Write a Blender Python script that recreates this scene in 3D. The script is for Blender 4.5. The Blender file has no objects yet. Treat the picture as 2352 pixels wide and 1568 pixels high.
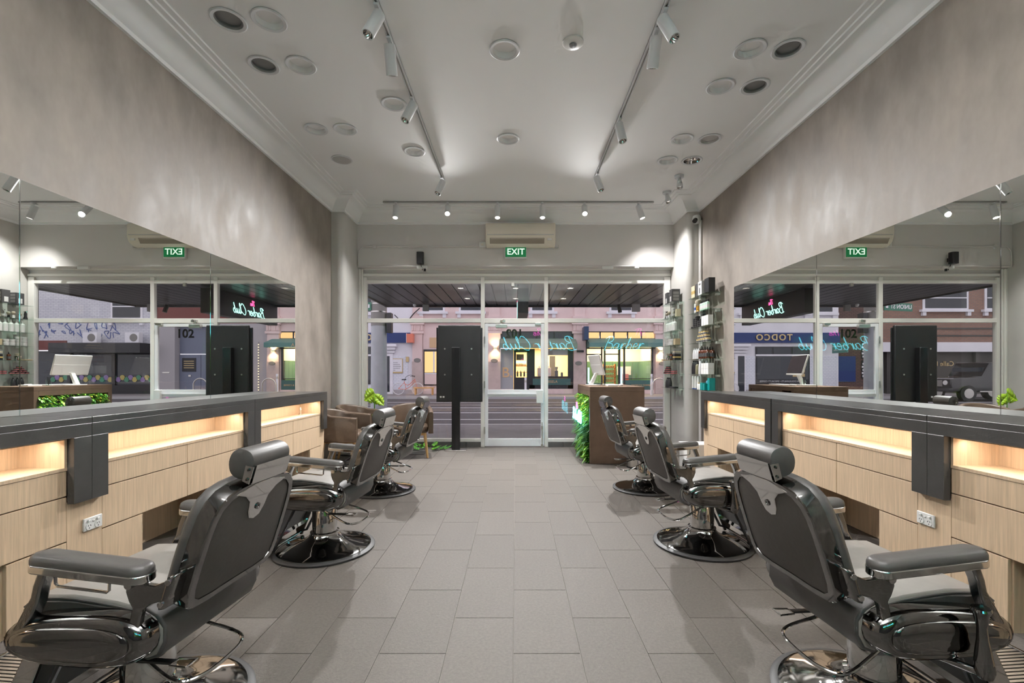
import bpy, bmesh, math, random
from mathutils import Vector, Matrix
random.seed(7)
PI = math.pi
SC = bpy.context.scene
COL = SC.collection

# ---------------------------------------------------------------- camera, light, exposure
cam_d = bpy.data.cameras.new('camera'); cam = bpy.data.objects.new('camera', cam_d); COL.objects.link(cam)
cam.location = (0, 0, 1.27); cam.rotation_euler = (PI/2, 0, 0)
cam_d.sensor_width = 36; cam_d.lens = 1065/2352*36
cam_d.shift_x = -(1184-1176)/2352; cam_d.shift_y = (853-784)/2352
cam_d.clip_start = .02; cam_d.clip_end = 200
SC.camera = cam
SC.view_settings.view_transform = 'Standard'; SC.view_settings.look = 'None'
SC.view_settings.gamma = 1; SC.view_settings.use_curve_mapping = False
SC.view_settings.exposure = 0.53
cy = SC.cycles; cy.max_bounces = 6; cy.diffuse_bounces = 4; cy.glossy_bounces = 4; cy.transmission_bounces = 2; cy.transparent_max_bounces = 16
cy.use_adaptive_sampling = True; cy.adaptive_threshold = .09; cy.adaptive_min_samples = 16; cy.sample_clamp_indirect = 6; cy.use_denoising = True
wd = bpy.data.worlds.new('dusk'); SC.world = wd; wd.use_nodes = True
bgn = wd.node_tree.nodes['Background']
bgn.inputs[0].default_value = (.95, .90, 1.0, 1); bgn.inputs[1].default_value = .85
SKY = bgn
FRONT_W, DOWN_W, REAR_FILL_W, NICHE_W, UPFILL_W = 540, 125, 2.5, 2.6, 200

def lamp_light(name, kind, loc, direction, energy, color=(1, .992, .985), size=.05, angle=100, blend=.6, parent=None):
    d = bpy.data.lights.new(name, kind); d.energy = energy; d.color = color
    if kind == 'SPOT':
        d.spot_size = math.radians(angle); d.spot_blend = blend; d.shadow_soft_size = size
    elif kind == 'AREA':
        d.shape = 'RECTANGLE'; d.size, d.size_y = size
    else:
        d.shadow_soft_size = size
    o = bpy.data.objects.new(name, d); COL.objects.link(o)
    o.location = loc
    o.rotation_euler = Vector(direction).to_track_quat('-Z', 'Y').to_euler()
    if parent: o.parent = parent
    return o

# ---------------------------------------------------------------- materials
def lin(c):
    if isinstance(c, str):
        c = [int(c[i:i+2], 16)/255 for i in (0, 2, 4)]
        c = [x/12.92 if x <= .04045 else ((x+.055)/1.055)**2.4 for x in c]
    return (c[0], c[1], c[2], 1)
MATS = {}
def mat(name, col, rough=.5, metal=0, var=0, vscale=6, bump=0, bscale=60, emit=None, es=0, rnd=0, spec=.5, stretch=(1, 1, 1), rvar=0, coat=0, vdark=None, bdist=.01):
    m = bpy.data.materials.new(name); m.use_nodes = True
    nt = m.node_tree; N = nt.nodes; L = nt.links; p = N['Principled BSDF']
    c = lin(col); p.inputs['Base Color'].default_value = c
    p.inputs['Roughness'].default_value = rough; p.inputs['Metallic'].default_value = metal
    p.inputs['Specular IOR Level'].default_value = spec
    if coat: p.inputs['Coat Weight'].default_value = coat
    if emit: p.inputs['Emission Color'].default_value = lin(emit); p.inputs['Emission Strength'].default_value = es
    tc = mp = None
    def coords():
        nonlocal tc, mp
        if mp is None:
            tc = N.new('ShaderNodeTexCoord'); mp = N.new('ShaderNodeMapping')
            mp.inputs['Scale'].default_value = stretch
            L.new(tc.outputs['Object'], mp.inputs['Vector'])
        return mp.outputs[0]
    src = None
    if var:
        n = N.new('ShaderNodeTexNoise'); n.inputs['Scale'].default_value = vscale; n.inputs['Detail'].default_value = 4
        n.inputs['Roughness'].default_value = .6
        L.new(coords(), n.inputs['Vector'])
        r = N.new('ShaderNodeValToRGB'); r.color_ramp.elements[0].position = .32; r.color_ramp.elements[1].position = .68
        lo = lin(vdark) if vdark else tuple(x*(1-var) for x in c[:3])+(1,)
        r.color_ramp.elements[0].color = lo
        r.color_ramp.elements[1].color = tuple(min(1, x*(1+var)) for x in c[:3])+(1,)
        L.new(n.outputs[0], r.inputs[0]); src = r.outputs[0]
        if rvar:
            mr = N.new('ShaderNodeMapRange'); mr.inputs[1].default_value = .3; mr.inputs[2].default_value = .7
            mr.inputs[3].default_value = rough-rvar; mr.inputs[4].default_value = rough+rvar
            L.new(n.outputs[0], mr.inputs[0]); L.new(mr.outputs[0], p.inputs['Roughness'])
    if rnd:
        oi = N.new('ShaderNodeObjectInfo'); mr = N.new('ShaderNodeMapRange')
        mr.inputs[3].default_value = 1-rnd; mr.inputs[4].default_value = 1+rnd
        L.new(oi.outputs['Random'], mr.inputs[0])
        mx = N.new('ShaderNodeMix'); mx.data_type = 'RGBA'; mx.blend_type = 'MULTIPLY'; mx.inputs[0].default_value = 1
        if src: L.new(src, mx.inputs[6])
        else: mx.inputs[6].default_value = c
        L.new(mr.outputs[0], mx.inputs[7]); src = mx.outputs[2]
    if src: L.new(src, p.inputs['Base Color'])
    if bump:
        n = N.new('ShaderNodeTexNoise'); n.inputs['Scale'].default_value = bscale; n.inputs['Detail'].default_value = 3
        L.new(coords(), n.inputs['Vector'])
        b = N.new('ShaderNodeBump'); b.inputs['Strength'].default_value = bump; b.inputs['Distance'].default_value = bdist
        L.new(n.outputs[0], b.inputs['Height']); L.new(b.outputs[0], p.inputs['Normal'])
    MATS[name] = m
    return m
def glassmat(name, tint=(1, 1, 1), ior=1.45):
    m = bpy.data.materials.new(name); m.use_nodes = True
    nt = m.node_tree; N = nt.nodes; L = nt.links; N.remove(N['Principled BSDF'])
    t = N.new('ShaderNodeBsdfTransparent'); t.inputs[0].default_value = (*tint, 1)
    g = N.new('ShaderNodeBsdfGlossy'); g.inputs['Roughness'].default_value = 0
    lw = N.new('ShaderNodeLayerWeight'); lw.inputs[0].default_value = .5
    pw = N.new('ShaderNodeMath'); pw.operation = 'POWER'; pw.inputs[1].default_value = 5; L.new(lw.outputs['Facing'], pw.inputs[0])
    f = N.new('ShaderNodeMath'); f.operation = 'MULTIPLY_ADD'; f.inputs[1].default_value = .96; f.inputs[2].default_value = .04; L.new(pw.outputs[0], f.inputs[0])
    mx = N.new('ShaderNodeMixShader'); L.new(f.outputs[0], mx.inputs[0]); L.new(t.outputs[0], mx.inputs[1]); L.new(g.outputs[0], mx.inputs[2])
    L.new(mx.outputs[0], N['Material Output'].inputs[0]); MATS[name] = m
    return m
def mirrormat(name):
    m = bpy.data.materials.new(name); m.use_nodes = True
    nt = m.node_tree; N = nt.nodes; N.remove(N['Principled BSDF'])
    g = N.new('ShaderNodeBsdfGlossy'); g.inputs['Roughness'].default_value = 0; g.inputs[0].default_value = (.86, .88, .85, 1)
    nt.links.new(g.outputs[0], N['Material Output'].inputs[0]); MATS[name] = m
    return m
def emat(name, col, s):
    m = bpy.data.materials.new(name); m.use_nodes = True
    nt = m.node_tree; N = nt.nodes; N.remove(N['Principled BSDF'])
    e = N.new('ShaderNodeEmission'); e.inputs[0].default_value = lin(col); e.inputs[1].default_value = s
    nt.links.new(e.outputs[0], N['Material Output'].inputs[0]); MATS[name] = m
    m.cycles.emission_sampling = 'NONE'
    return m
def brickmat(name, c1, c2, mortar, w, h, rough=.8, msize=.02):
    m = bpy.data.materials.new(name); m.use_nodes = True
    nt = m.node_tree; N = nt.nodes; L = nt.links; p = N['Principled BSDF']; p.inputs['Roughness'].default_value = rough
    tc = N.new('ShaderNodeTexCoord'); sx = N.new('ShaderNodeSeparateXYZ'); cx = N.new('ShaderNodeCombineXYZ')
    L.new(tc.outputs['Object'], sx.inputs[0]); L.new(sx.outputs[0], cx.inputs[0]); L.new(sx.outputs[2], cx.inputs[1])
    b = N.new('ShaderNodeTexBrick'); b.inputs['Scale'].default_value = 1; b.inputs['Mortar Size'].default_value = msize
    b.inputs['Brick Width'].default_value = w; b.inputs['Row Height'].default_value = h
    b.inputs[1].default_value = lin(c1); b.inputs[2].default_value = lin(c2); b.inputs[3].default_value = lin(mortar)
    L.new(cx.outputs[0], b.inputs[0]); L.new(b.outputs[0], p.inputs['Base Color']); MATS[name] = m
    return m

M = MATS
def woodmat(name, col, dark, rough=.45):
    return mat(name, col, rough, var=.14, vscale=3.0, stretch=(30, 30, 1.2), bump=.03, bscale=8)
mat('ceiling_paint', (.87, .87, .87), .7)
mat('plaster_wall', (.285, .246, .214), .60, var=.24, vscale=2.0, bump=.12, bscale=3.5, rvar=.12, spec=.5, stretch=(1.6, 1.6, .8), bdist=.02)
mat('pale_plaster', (.56, .54, .51), .55, var=.04, vscale=3)
mat('grey_paint', (.68, .65, .63), .35, spec=.4)
mat('tile', (.122, .109, .097), .55, var=.12, vscale=70, bump=.4, bscale=150, rnd=.05, spec=.2, bdist=.004)
mat('grout', (.19, .17, .15), .8)
mat('skirting_tile', (.12, .115, .11), .35, rnd=.1)
mat('frame_white', (.86, .84, .80), .35)
mat('door_white', (.86, .87, .90), .3)
mat('stone', (.046, .044, .042), .30, var=.16, vscale=5, bump=.04, bscale=120, spec=.6)
mat('stone_desk', (.14, .092, .064), .6, var=.12, vscale=6, spec=.2)
woodmat('oak', (.60, .445, .30), None)
mat('oak_edge', (.36, .26, .17), .5)
mat('leather', (.076, .070, .066), .42, var=.06, vscale=30, bump=.12, bscale=300, spec=.45, bdist=.002)
mat('leather_seat_lit', (.27, .25, .228), .48, var=.05, vscale=20, bump=.12, bscale=300, bdist=.002)  # same leather as pads and backs, lightened to paint in light on the seat
mat('leather_back', (.075, .066, .06), .62, var=.08, vscale=60)  # same leather, shade on the back panels painted into the colour
mat('brown_leather', (.105, .07, .047), .38, var=.12, vscale=7, bump=.06, bscale=200)
mat('chrome', (.62, .61, .60), .05, 1)
mat('base_chrome', (.42, .415, .41), .07, 1)  # same chrome, dimmed part way towards a dark reflection
mat('dark_reflect_chrome', (.22, .216, .212), .06, 1)  # same chrome, the dark room's reflection put into its colour
mat('cast_metal', (.27, .265, .26), .2, 1, bump=.15, bscale=220, bdist=.002)
mat('steel', (.62, .60, .57), .28, 1)
mat('rubber', (.025, .024, .024), .5)
mat('black_plastic', (.016, .016, .017), .4)
mat('black_gloss', (.012, .012, .013), .22)
mat('white_plastic', (.76, .75, .73), .35)
mat('cream_plastic', (.74, .68, .58), .35)
mat('lamp_white', (.70, .71, .73), .35)
mat('lens_grey', (.22, .22, .22), .35, .0)
mat('grille_grey', (.50, .49, .48), .6)
mat('track_grey', (.55, .55, .55), .35)
mat('beech', (.55, .33, .14), .4, var=.12, vscale=4, stretch=(20, 20, 1))
mat('exit_green', (.0, .20, .075), .4, emit='0a7a3c', es=.25)
mat('exit_white', (.85, .9, .87), .4, emit='e8fff0', es=.6)
glassmat('glass'); glassmat('shelf_glass', (.88, .96, .92)); mirrormat('mirror')
emat('lamp_on', 'fff4e6', 22); emat('upfill_on', 'fff4ea', 1.5); emat('led_strip', 'ffe6c8', 4)
emat('neon_cyan', '6fe6ff', 5.5); emat('neon_pink', 'ff4fd0', 6); emat('neon_core', '5fe0ff', 9.5)
emat('sign_cyan', '9ff5e0', 2.2); emat('sign_pink', 'ff4f8a', 2.6)
mat('charcoal_paint', (.05, .05, .052), .6)
mat('leaf_green', (.16, .46, .03), .45, rnd=.15); mat('leaf_dark', (.06, .24, .02), .45); mat('leaf_lime', (.30, .48, .02), .4)
mat('leaf_yellow', (.45, .38, .03), .5); mat('leaf_teal', (.07, .22, .10), .4)
mat('soil', (.05, .03, .02), .9)

# ---------------------------------------------------------------- mesh builder
class MB:
    def __init__(s): s.v = []; s.f = []
    def add(s, vs, fs):
        o = len(s.v); s.v += [tuple(v) for v in vs]; s.f += [tuple(i+o for i in f) for f in fs]; return s
    def box(s, x0, x1, y0, y1, z0, z1):
        if x0 > x1: x0, x1 = x1, x0
        if y0 > y1: y0, y1 = y1, y0
        if z0 > z1: z0, z1 = z1, z0
        return s.add([(x0,y0,z0),(x1,y0,z0),(x1,y1,z0),(x0,y1,z0),(x0,y0,z1),(x1,y0,z1),(x1,y1,z1),(x0,y1,z1)],
              [(0,3,2,1),(4,5,6,7),(0,1,5,4),(1,2,6,5),(2,3,7,6),(3,0,4,7)])
    def rings(s, rs, close0=True, close1=True):
        n = len(rs[0]); vs = [p for r in rs for p in r]; fs = []
        for k in range(len(rs)-1):
            for i in range(n):
                j = (i+1) % n
                fs.append((k*n+i, k*n+j, (k+1)*n+j, (k+1)*n+i))
        if close0: fs.append(tuple(range(n-1, -1, -1)))
        if close1: fs.append(tuple((len(rs)-1)*n+i for i in range(n)))
        return s.add(vs, fs)
    def lathe(s, prof, n=24, c=(0,0,0), axis='z', close0=True, close1=True):
        rs = []
        for r, h in prof:
            ring = []
            for i in range(n):
                a = 2*PI*i/n; x, y = r*math.cos(a), r*math.sin(a)
                if axis == 'z': p = (c[0]+x, c[1]+y, c[2]+h)
                elif axis == 'y': p = (c[0]+x, c[1]+h, c[2]-y)
                else: p = (c[0]+h, c[1]+x, c[2]+y)
                ring.append(p)
            rs.append(ring)
        return s.rings(rs, close0, close1)
    def cyl(s, p0, p1, r0, r1=None, n=16):
        return s.lathe_dir(p0, p1, [(r0, 0), (r0 if r1 is None else r1, 1)], n)
    def lathe_dir(s, p0, p1, prof, n=16, close0=True, close1=True):
        p0, p1 = Vector(p0), Vector(p1); d = p1-p0; z = d.normalized()
        x = z.orthogonal().normalized(); y = z.cross(x)
        rs = [[p0+d*h+x*(r*math.cos(2*PI*i/n))+y*(r*math.sin(2*PI*i/n)) for i in range(n)] for r, h in prof]
        return s.rings(rs, close0, close1)
    def tube(s, pts, r, n=8, closed=False):
        pts = [Vector(p) for p in pts]; rs = []; m = len(pts); ref = None
        for k in range(m):
            if closed: d = pts[(k+1) % m]-pts[k-1]
            else: d = pts[min(k+1, m-1)]-pts[max(k-1, 0)]
            d.normalize()
            if ref is None: ref = d.orthogonal().normalized()
            x = ref-d*ref.dot(d)
            x = x.normalized() if x.length > 1e-5 else d.orthogonal().normalized()
            ref = x; y = d.cross(x); rr = r[k] if isinstance(r, (list, tuple)) else r
            rs.append([pts[k]+x*(rr*math.cos(2*PI*i/n))+y*(rr*math.sin(2*PI*i/n)) for i in range(n)])
        if closed:
            rs.append(rs[0]); return s.rings(rs, False, False)
        return s.rings(rs)
    def prism(s, poly, axis, d0, d1):
        def P(a, b, d):
            return {'x': (d, a, b), 'y': (a, d, b), 'z': (a, b, d)}[axis]
        return s.rings([[P(a, b, d0) for a, b in poly], [P(a, b, d1) for a, b in poly]])
    def strip(s, path, w):   # flat ribbon
        return s
    def xf(s, M4):
        s.v = [tuple(M4 @ Vector(v)) for v in s.v]; return s
    def build(s, name, m, parent=None, smooth=40, bevel=0, bseg=2, subd=0, loc=None):
        me = bpy.data.meshes.new(name); me.from_pydata(s.v, [], s.f); me.update()
        bm = bmesh.new(); bm.from_mesh(me); bmesh.ops.recalc_face_normals(bm, faces=bm.faces); bm.to_mesh(me); bm.free()
        if smooth:
            for p in me.polygons: p.use_smooth = True
            me.set_sharp_from_angle(angle=math.radians(smooth))
        me.materials.append(M[m] if isinstance(m, str) else m)
        o = bpy.data.objects.new(name, me); COL.objects.link(o)
        if parent: o.parent = parent
        if loc: o.location = loc
        if bevel:
            b = o.modifiers.new('bevel', 'BEVEL'); b.width = bevel; b.segments = bseg; b.limit_method = 'ANGLE'; b.angle_limit = math.radians(40)
        if subd:
            b = o.modifiers.new('subd', 'SUBSURF'); b.levels = subd; b.render_levels = subd
        return o
def bx(*a): return MB().box(*a)
def tag(o, label, cat, group=None):
    o['label'] = label; o['category'] = cat
    if group: o['group'] = group
    return o
def thing(name, label, cat, loc=(0, 0, 0), rz=0, group=None):
    o = bpy.data.objects.new(name, None); COL.objects.link(o); o.empty_display_size = .1
    o.location = loc; o.rotation_euler = (0, 0, rz)
    return tag(o, label, cat, group)
def struct(o): o['kind'] = 'structure'; return o
def stuff(o): o['kind'] = 'stuff'; return o
def dup(root, loc, rz=None, label=None, group=None):
    r = root.copy(); COL.objects.link(r); r.location = loc
    if rz is not None: r.rotation_euler = (0, 0, rz)
    if label: r['label'] = label
    if group: r['group'] = group
    for ch in list(root.children):
        c = ch.copy(); COL.objects.link(c); c.parent = r
        for g in list(ch.children):
            d = g.copy(); COL.objects.link(d); d.parent = c
    return r
def copypart(o, parent, loc):
    c = o.copy(); COL.objects.link(c); c.parent = parent; c.location = loc; return c
def crom(pts, sub=6, closed=False):
    P = [Vector(p) for p in pts]; out = []; n = len(P)
    rng = range(n) if closed else range(n-1)
    for i in rng:
        p0 = P[i-1] if (closed or i > 0) else P[0]*2-P[1]
        p1 = P[i]; p2 = P[(i+1) % n]
        p3 = P[(i+2) % n] if (closed or i+2 < n) else p2*2-p1
        for k in range(sub):
            t = k/sub
            out.append(.5*((2*p1)+(-p0+p2)*t+(2*p0-5*p1+4*p2-p3)*t*t+(-p0+3*p1-3*p2+p3)*t**3))
    if not closed: out.append(P[-1])
    return out
def rrect(w, h, r, n=5, cx=0, cy=0):
    pts = []
    for sx, sy, a0 in ((1, 1, 0), (-1, 1, PI/2), (-1, -1, PI), (1, -1, 1.5*PI)):
        for k in range(n+1):
            a = a0+PI/2*k/n
            pts.append((cx+sx*(w/2-r)+r*math.cos(a), cy+sy*(h/2-r)+r*math.sin(a)))
    return pts
def text_mesh(txt, size, depth, m, name, parent=None, loc=(0, 0, 0), rot=(PI/2, 0, 0), bold=0, align='CENTER', space=1.0):
    c = bpy.data.curves.new('text', 'FONT'); c.body = txt; c.size = size; c.extrude = depth/2; c.align_x = align; c.align_y = 'CENTER'
    c.offset = bold; c.space_character = space; c.resolution_u = 3
    o = bpy.data.objects.new('text', c); COL.objects.link(o)
    dg = bpy.context.evaluated_depsgraph_get(); dg.update()
    me = bpy.data.meshes.new_from_object(o.evaluated_get(dg)); bpy.data.objects.remove(o); bpy.data.curves.remove(c)
    me.materials.clear(); me.materials.append(M[m] if isinstance(m, str) else m)
    r = bpy.data.objects.new(name, me); COL.objects.link(r); r.location = loc; r.rotation_euler = rot
    if parent: r.parent = parent
    return r
# handwritten neon lettering: strokes in a unit box
GLY = {
 'B': (.72, [[(.08,0),(.2,.5),(.32,1.02)], [(.02,.86),(.3,1.06),(.62,1.0),(.6,.7),(.3,.54),(.6,.46),(.66,.14),(.36,-.06),(-.08,.02)]]),
 'a': (.6, [[(.42,.44),(.22,.5),(.05,.26),(.14,.02),(.34,.14),(.46,.46),(.42,.1),(.5,.02),(.62,.14)]]),
 'r': (.44, [[(.0,.12),(.1,.5),(.08,.02),(.12,.3),(.26,.48),(.42,.44)]]),
 'b': (.5, [[(.0,.12),(.18,.6),(.24,1.0),(.12,.5),(.08,.08),(.28,.0),(.42,.24),(.3,.46),(.12,.3)]]),
 'e': (.5, [[(.04,.2),(.36,.28),(.3,.5),(.1,.36),(.1,.08),(.3,0),(.52,.14)]]),
 'C': (.84, [[(.78,.86),(.62,1.06),(.32,.9),(.06,.4),(.2,-.02),(.5,.0),(.8,.22)]]),
 'l': (.34, [[(.0,.12),(.22,.8),(.2,1.04),(.1,.8),(.1,.16),(.2,0),(.34,.12)]]),
 'u': (.62, [[(0,.12),(.06,.46),(.08,.1),(.22,0),(.38,.28),(.44,.48),(.42,.1),(.52,0),(.64,.14)]]),
 'T': (.6, [[(0,.88),(.35,.98),(.75,1.0)], [(.42,.98),(.3,.5),(.22,0)]]),
 'h': (.48, [[(.0,0),(.14,.6),(.2,1.0)], [(.06,.2),(.24,.5),(.34,.36),(.3,.06),(.46,.1)]]),
}
def neon_strokes(txt, h, x0=0, z0=0, slant=.22):
    out = []; x = x0
    for ch in txt:
        if ch == ' ': x += .3*h; continue
        w, ss = GLY[ch]
        for st in ss:
            out.append([Vector((x+(px+slant*pz)*h, 0, z0+pz*h)) for px, pz in st])
        x += w*h
    return out, x-x0
def neon_sign(parent, width, r, mc, mp):
    st, w = neon_strokes('Barber Club', 1.0); k = width/w
    mb = MB()
    for s in st: mb.tube(crom([(p-Vector((w/2, 0, .5)))*k for p in s], 5), r, 6)
    a = mb.build('script_tube', mc, parent)
    st, w2 = neon_strokes('The', .55); mb = MB()
    for s in st: mb.tube(crom([(p+Vector((-.42, 0, .62)))*k for p in s], 5), r*.9, 6)
    b = mb.build('small_script_tube', mp, parent)
    return a, b
# ================================================================= ROOM SHELL
W = 2.81; PX = 2.62; YP = 7.07; YB = 7.68; YW = 7.81; ZC = 3.93; YR = -2.0
def PXY(px, py, Z): return ((px-1184)/1065*Z, Z, 1.27+(853-py)/1065*Z)

floor = struct(bx(-W-.1, W+.1, YR-.1, 7.9, -.12, -.004).build('floor', 'grout', smooth=0))
TW, TL = .303, .606
full = None; rest = MB()
for c in range(-9, 9):
    x0 = -.01+c*TW; off = 2.09 if c % 2 == 0 else 2.393
    k0 = math.ceil((YR-off)/TL)-1
    for k in range(k0, 20):
        y0 = off+k*TL; y1 = y0+TL
        if y0 > 7.74 or y1 < YR: continue
        y0c, y1c = max(y0, YR), min(y1, 7.80)
        if y1 < 1.45:
            rest.box(x0+.002, x0+TW-.002, y0c+.002, y1c-.002, -.006, 0); continue
        if y1c-y0c < TL-.01:
            bx(.002, TW-.002, .002, y1c-y0c-.002, -.006, 0).build('floor_tile', 'tile', floor, smooth=0, loc=(x0, y0c, 0)); continue
        if full is None:
            full = bx(.002, TW-.002, .002, TL-.002, -.006, 0).build('floor_tile', 'tile', floor, smooth=0, loc=(x0, y0, 0))
        else: copypart(full, floor, (x0, y0, 0))
stuff(rest.build('floor_tile_field', 'tile', floor, smooth=0))

struct(bx(-W-.14, -W, YR-.1, YP+.05, -.1, ZC+.1).build('wall_left', 'plaster_wall', smooth=0))
struct(bx(W, W+.14, YR-.1, YP+.05, -.1, ZC+.1).build('wall_right', 'plaster_wall', smooth=0))
struct(bx(-W-.14, W+.14, YR-.2, YR, -.1, ZC+.1).build('wall_back', 'charcoal_paint', smooth=0))
for s, nm in ((-1, 'wall_left_pier'), (1, 'wall_right_pier')):
    r = .11; poly = [(W+.14, YP), (PX+r, YP)]
    poly += [(PX+r-r*math.sin(a), YP+r-r*math.cos(a)) for a in [PI/2*k/8 for k in range(1, 9)]]
    poly += [(PX, 8.0), (W+.14, 8.0)]
    struct(MB().prism([(s*a, b) for a, b in poly], 'z', -.1, ZC+.1).build(nm, 'pale_plaster', smooth=50))
struct(bx(-W, W, YB, 8.0, 3.0, ZC+.3).build('wall_front', 'grey_paint', smooth=0))
# ceiling with the downlight cut-outs
DL = [(525,45,'g'),(618,45,'r'),(606,149,'g'),(691,149,'r'),(905,238,'r'),(726,296,'r'),(793,296,'r'),(785,366,'s'),(952,347,'r'),
      (1159,114,'r'),(1167,318,'r'),(1723,112,'r'),(1810,112,'g'),(1655,198,'r'),(1734,198,'g'),(1567,319,'r'),(1630,319,'p'),(1533,368,'r'),(1589,368,'c')]
def on_ceiling(px, py):
    Z = (ZC-1.27)*1065/(853-py); return ((px-1184)/1065*Z, Z)
REAR = [(x, y) for y in (-1.2, .9) for x in (-1.75, 0, 1.75)]  # positions of the added fill downlights, all out of view
cb = bx(-W-.14, W+.14, YR-.1, 8.0, ZC, ZC+.12).build('ceiling', 'ceiling_paint', smooth=0)
cut = MB()
for px, py, k in DL:
    x, y = on_ceiling(px, py)
    if k != 's': cut.cyl((x, y, ZC-.02), (x, y, ZC+.075), .099, n=28)
for x, y in REAR: cut.cyl((x, y, ZC-.02), (x, y, ZC+.075), .099, n=28)
co = cut.build('cutter', 'ceiling_paint', smooth=0)
bo = cb.modifiers.new('b', 'BOOLEAN'); bo.object = co; bo.operation = 'DIFFERENCE'; bo.solver = 'EXACT'
dg = bpy.context.evaluated_depsgraph_get(); dg.update()
nm_ = bpy.data.meshes.new_from_object(cb.evaluated_get(dg)); cb.modifiers.clear(); cb.data = nm_
bpy.data.objects.remove(co); struct(cb)
# cornice
prof = [(0,3.70),(.022,3.705),(.026,3.735),(.045,3.745),(.075,3.79),(.11,3.835),(.16,3.87),(.20,3.885),(.205,3.90),(.245,3.903),(.25,3.915),(.295,3.917),(.30,3.931),(0,3.931)]
def cpath(d):
    a = [(-W+d, YR), (-W+d, YP-d), (-PX+d, YP-d), (-PX+d, YB-d)]
    return a+[(-x, y) for x, y in reversed(a)]
rs = [[(x, y, z) for x, y in cpath(d)] for d, z in prof]
mb = MB(); n = len(rs[0])
vs = [p for r in rs for p in r]; fs = []
for k in range(len(rs)):
    kk = (k+1) % len(rs)
    for i in range(n-1): fs.append((k*n+i, k*n+i+1, kk*n+i+1, kk*n+i))
struct(mb.add(vs, fs).build('trim_cornice', 'ceiling_paint', smooth=30))
# ---------------------------------------------------------------- shop window and door
fy0, fy1 = YW, YW+.07
def frm(name, *rects, m='frame_white', parent=None, y0=fy0, y1=fy1):
    mb = MB()
    for i, (x0, x1, z0, z1) in enumerate(rects): mb.box(x0, x1, y0+.0013*i, y1-.0013*i, z0, z1)
    return mb.build(name, m, parent, smooth=0, bevel=.004)
XL, XR = -2.55, 2.55; DX0, DX1 = -.585, .55
head = struct(frm('trim_window_head', (-2.62, 2.62, 2.985, 3.02), y1=7.99))
struct(frm('trim_head_rail', (XL-.07, XR+.07, 2.875, 2.92)))
struct(frm('trim_head_panel', (XL-.07, XR+.07, 2.80, 2.88), (XL-.07, XR+.07, 2.92, 2.99), m='grey_paint', y0=fy0+.03, y1=fy1+.02))
for nm, x0, x1 in (('window_1', XL, DX0), ('window_2', DX1, XR)):
    w = frm(nm, (x0-.06 if x0 == XL else x0, x0+.045 if x0 == XL else x0, 0, 2.86) if x0 == XL else (x1-.045, x1+.06, 0, 2.86),
            (x0, x1, 2.755, 2.81), (x0, x1, 2.095, 2.165), (x0, x1, .085, .14))
    struct(w)
    MB().box(x0+.03, x1-.03, YW+.03, YW+.036, .13, 2.10).build('pane', 'glass', w, smooth=0)
    MB().box(x0+.03, x1-.03, YW+.03, YW+.036, 2.16, 2.76).build('pane', 'glass', w, smooth=0)
    if nm == 'window_1':
        frm('frame_post', (-2.62, -2.61+.02, 0, 2.99), parent=w, y0=fy0-.06, y1=fy0); frm('frame_post', (-2.585, -2.56, 0, 2.99), parent=w, y0=fy0-.03, y1=fy0)
    n = 8 if nm == 'window_1' else 8; tw_ = (x1-x0)/n
    for i in range(n):
        bx(x0+i*tw_+.003, x0+(i+1)*tw_-.003, YW-.012, YW+.06, .0, .085).build('skirting_tile', 'skirting_tile', w, smooth=0, bevel=.002)
d = struct(frm('door_1', (DX0, DX0+.065, 0, 2.86), (DX1-.065, DX1, 0, 2.86), (DX0, DX1, 2.085, 2.165), (DX0, DX1, 2.755, 2.81)))
MB().box(DX0+.06, DX1-.06, YW+.03, YW+.036, 2.16, 2.76).build('pane', 'glass', d, smooth=0)
x0, x1 = DX0+.068, DX1-.068
leaf = frm('door_leaf', (x0, x0+.055, .012, 2.08), (x1-.055, x1, .012, 2.08), (x0, x1, 2.025, 2.08), (x0, x1, .845, .965), (x0, x1, .012, .14), m='door_white', parent=d, y0=YW+.005, y1=YW+.05)
MB().box(x0+.05, x1-.05, YW+.025, YW+.031, .96, 2.03).build('pane', 'glass', leaf, smooth=0)
MB().box(x0+.05, x1-.05, YW+.025, YW+.031, .13, .85).build('pane', 'glass', leaf, smooth=0)
bx(x0+.05, x1-.05, YW-.004, YW+.006, .89, .90).build('rail_groove', 'door_white', leaf, smooth=0)
bx(x1-.13, x1-.02, YW-.045, YW+.006, .74, .96).build('lock_box', 'white_plastic', d, bevel=.006)
MB().cyl((x1-.035, YW-.02, .03), (x1-.035, YW-.02, .42), .008).box(x1-.055, x1-.015, YW-.03, YW+.006, .0, .05).box(x1-.05, x1-.02, YW-.035, YW+.006, .30, .36).build('floor_bolt', 'steel', d)
bx(-.33, -.14, YW-.06, YW+.006, 2.0, 2.065).build('door_closer', 'steel', d, bevel=.006)
MB().tube([(-.24, YW-.04, 2.06), (-.24, YW-.05, 2.12), (-.19, YW-.04, 2.14)], .01).box(-.26, -.17, YW-.05, YW-.01, 2.10, 2.135).build('closer_arm', 'steel', d)
bx(.33, .43, YW-.05, YW+.01, 2.045, 2.085).build('door_stop', 'steel', d, bevel=.004)
for z in (1.80, 1.05, .28):
    MB().cyl((DX0+.067, YW-.012, z-.06), (DX0+.067, YW-.012, z+.06), .011).build('hinge', 'steel', d)
text_mesh('102', .20, .003, 'black_plastic', 'street_number', d, (-.02, YW+.034, 1.905), (PI/2, 0, PI), bold=.006)
bx(-.07, -.02, YW-.03, YW+.01, 2.70, 2.76).build('vent_latch', 'steel', d, bevel=.004)

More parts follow.
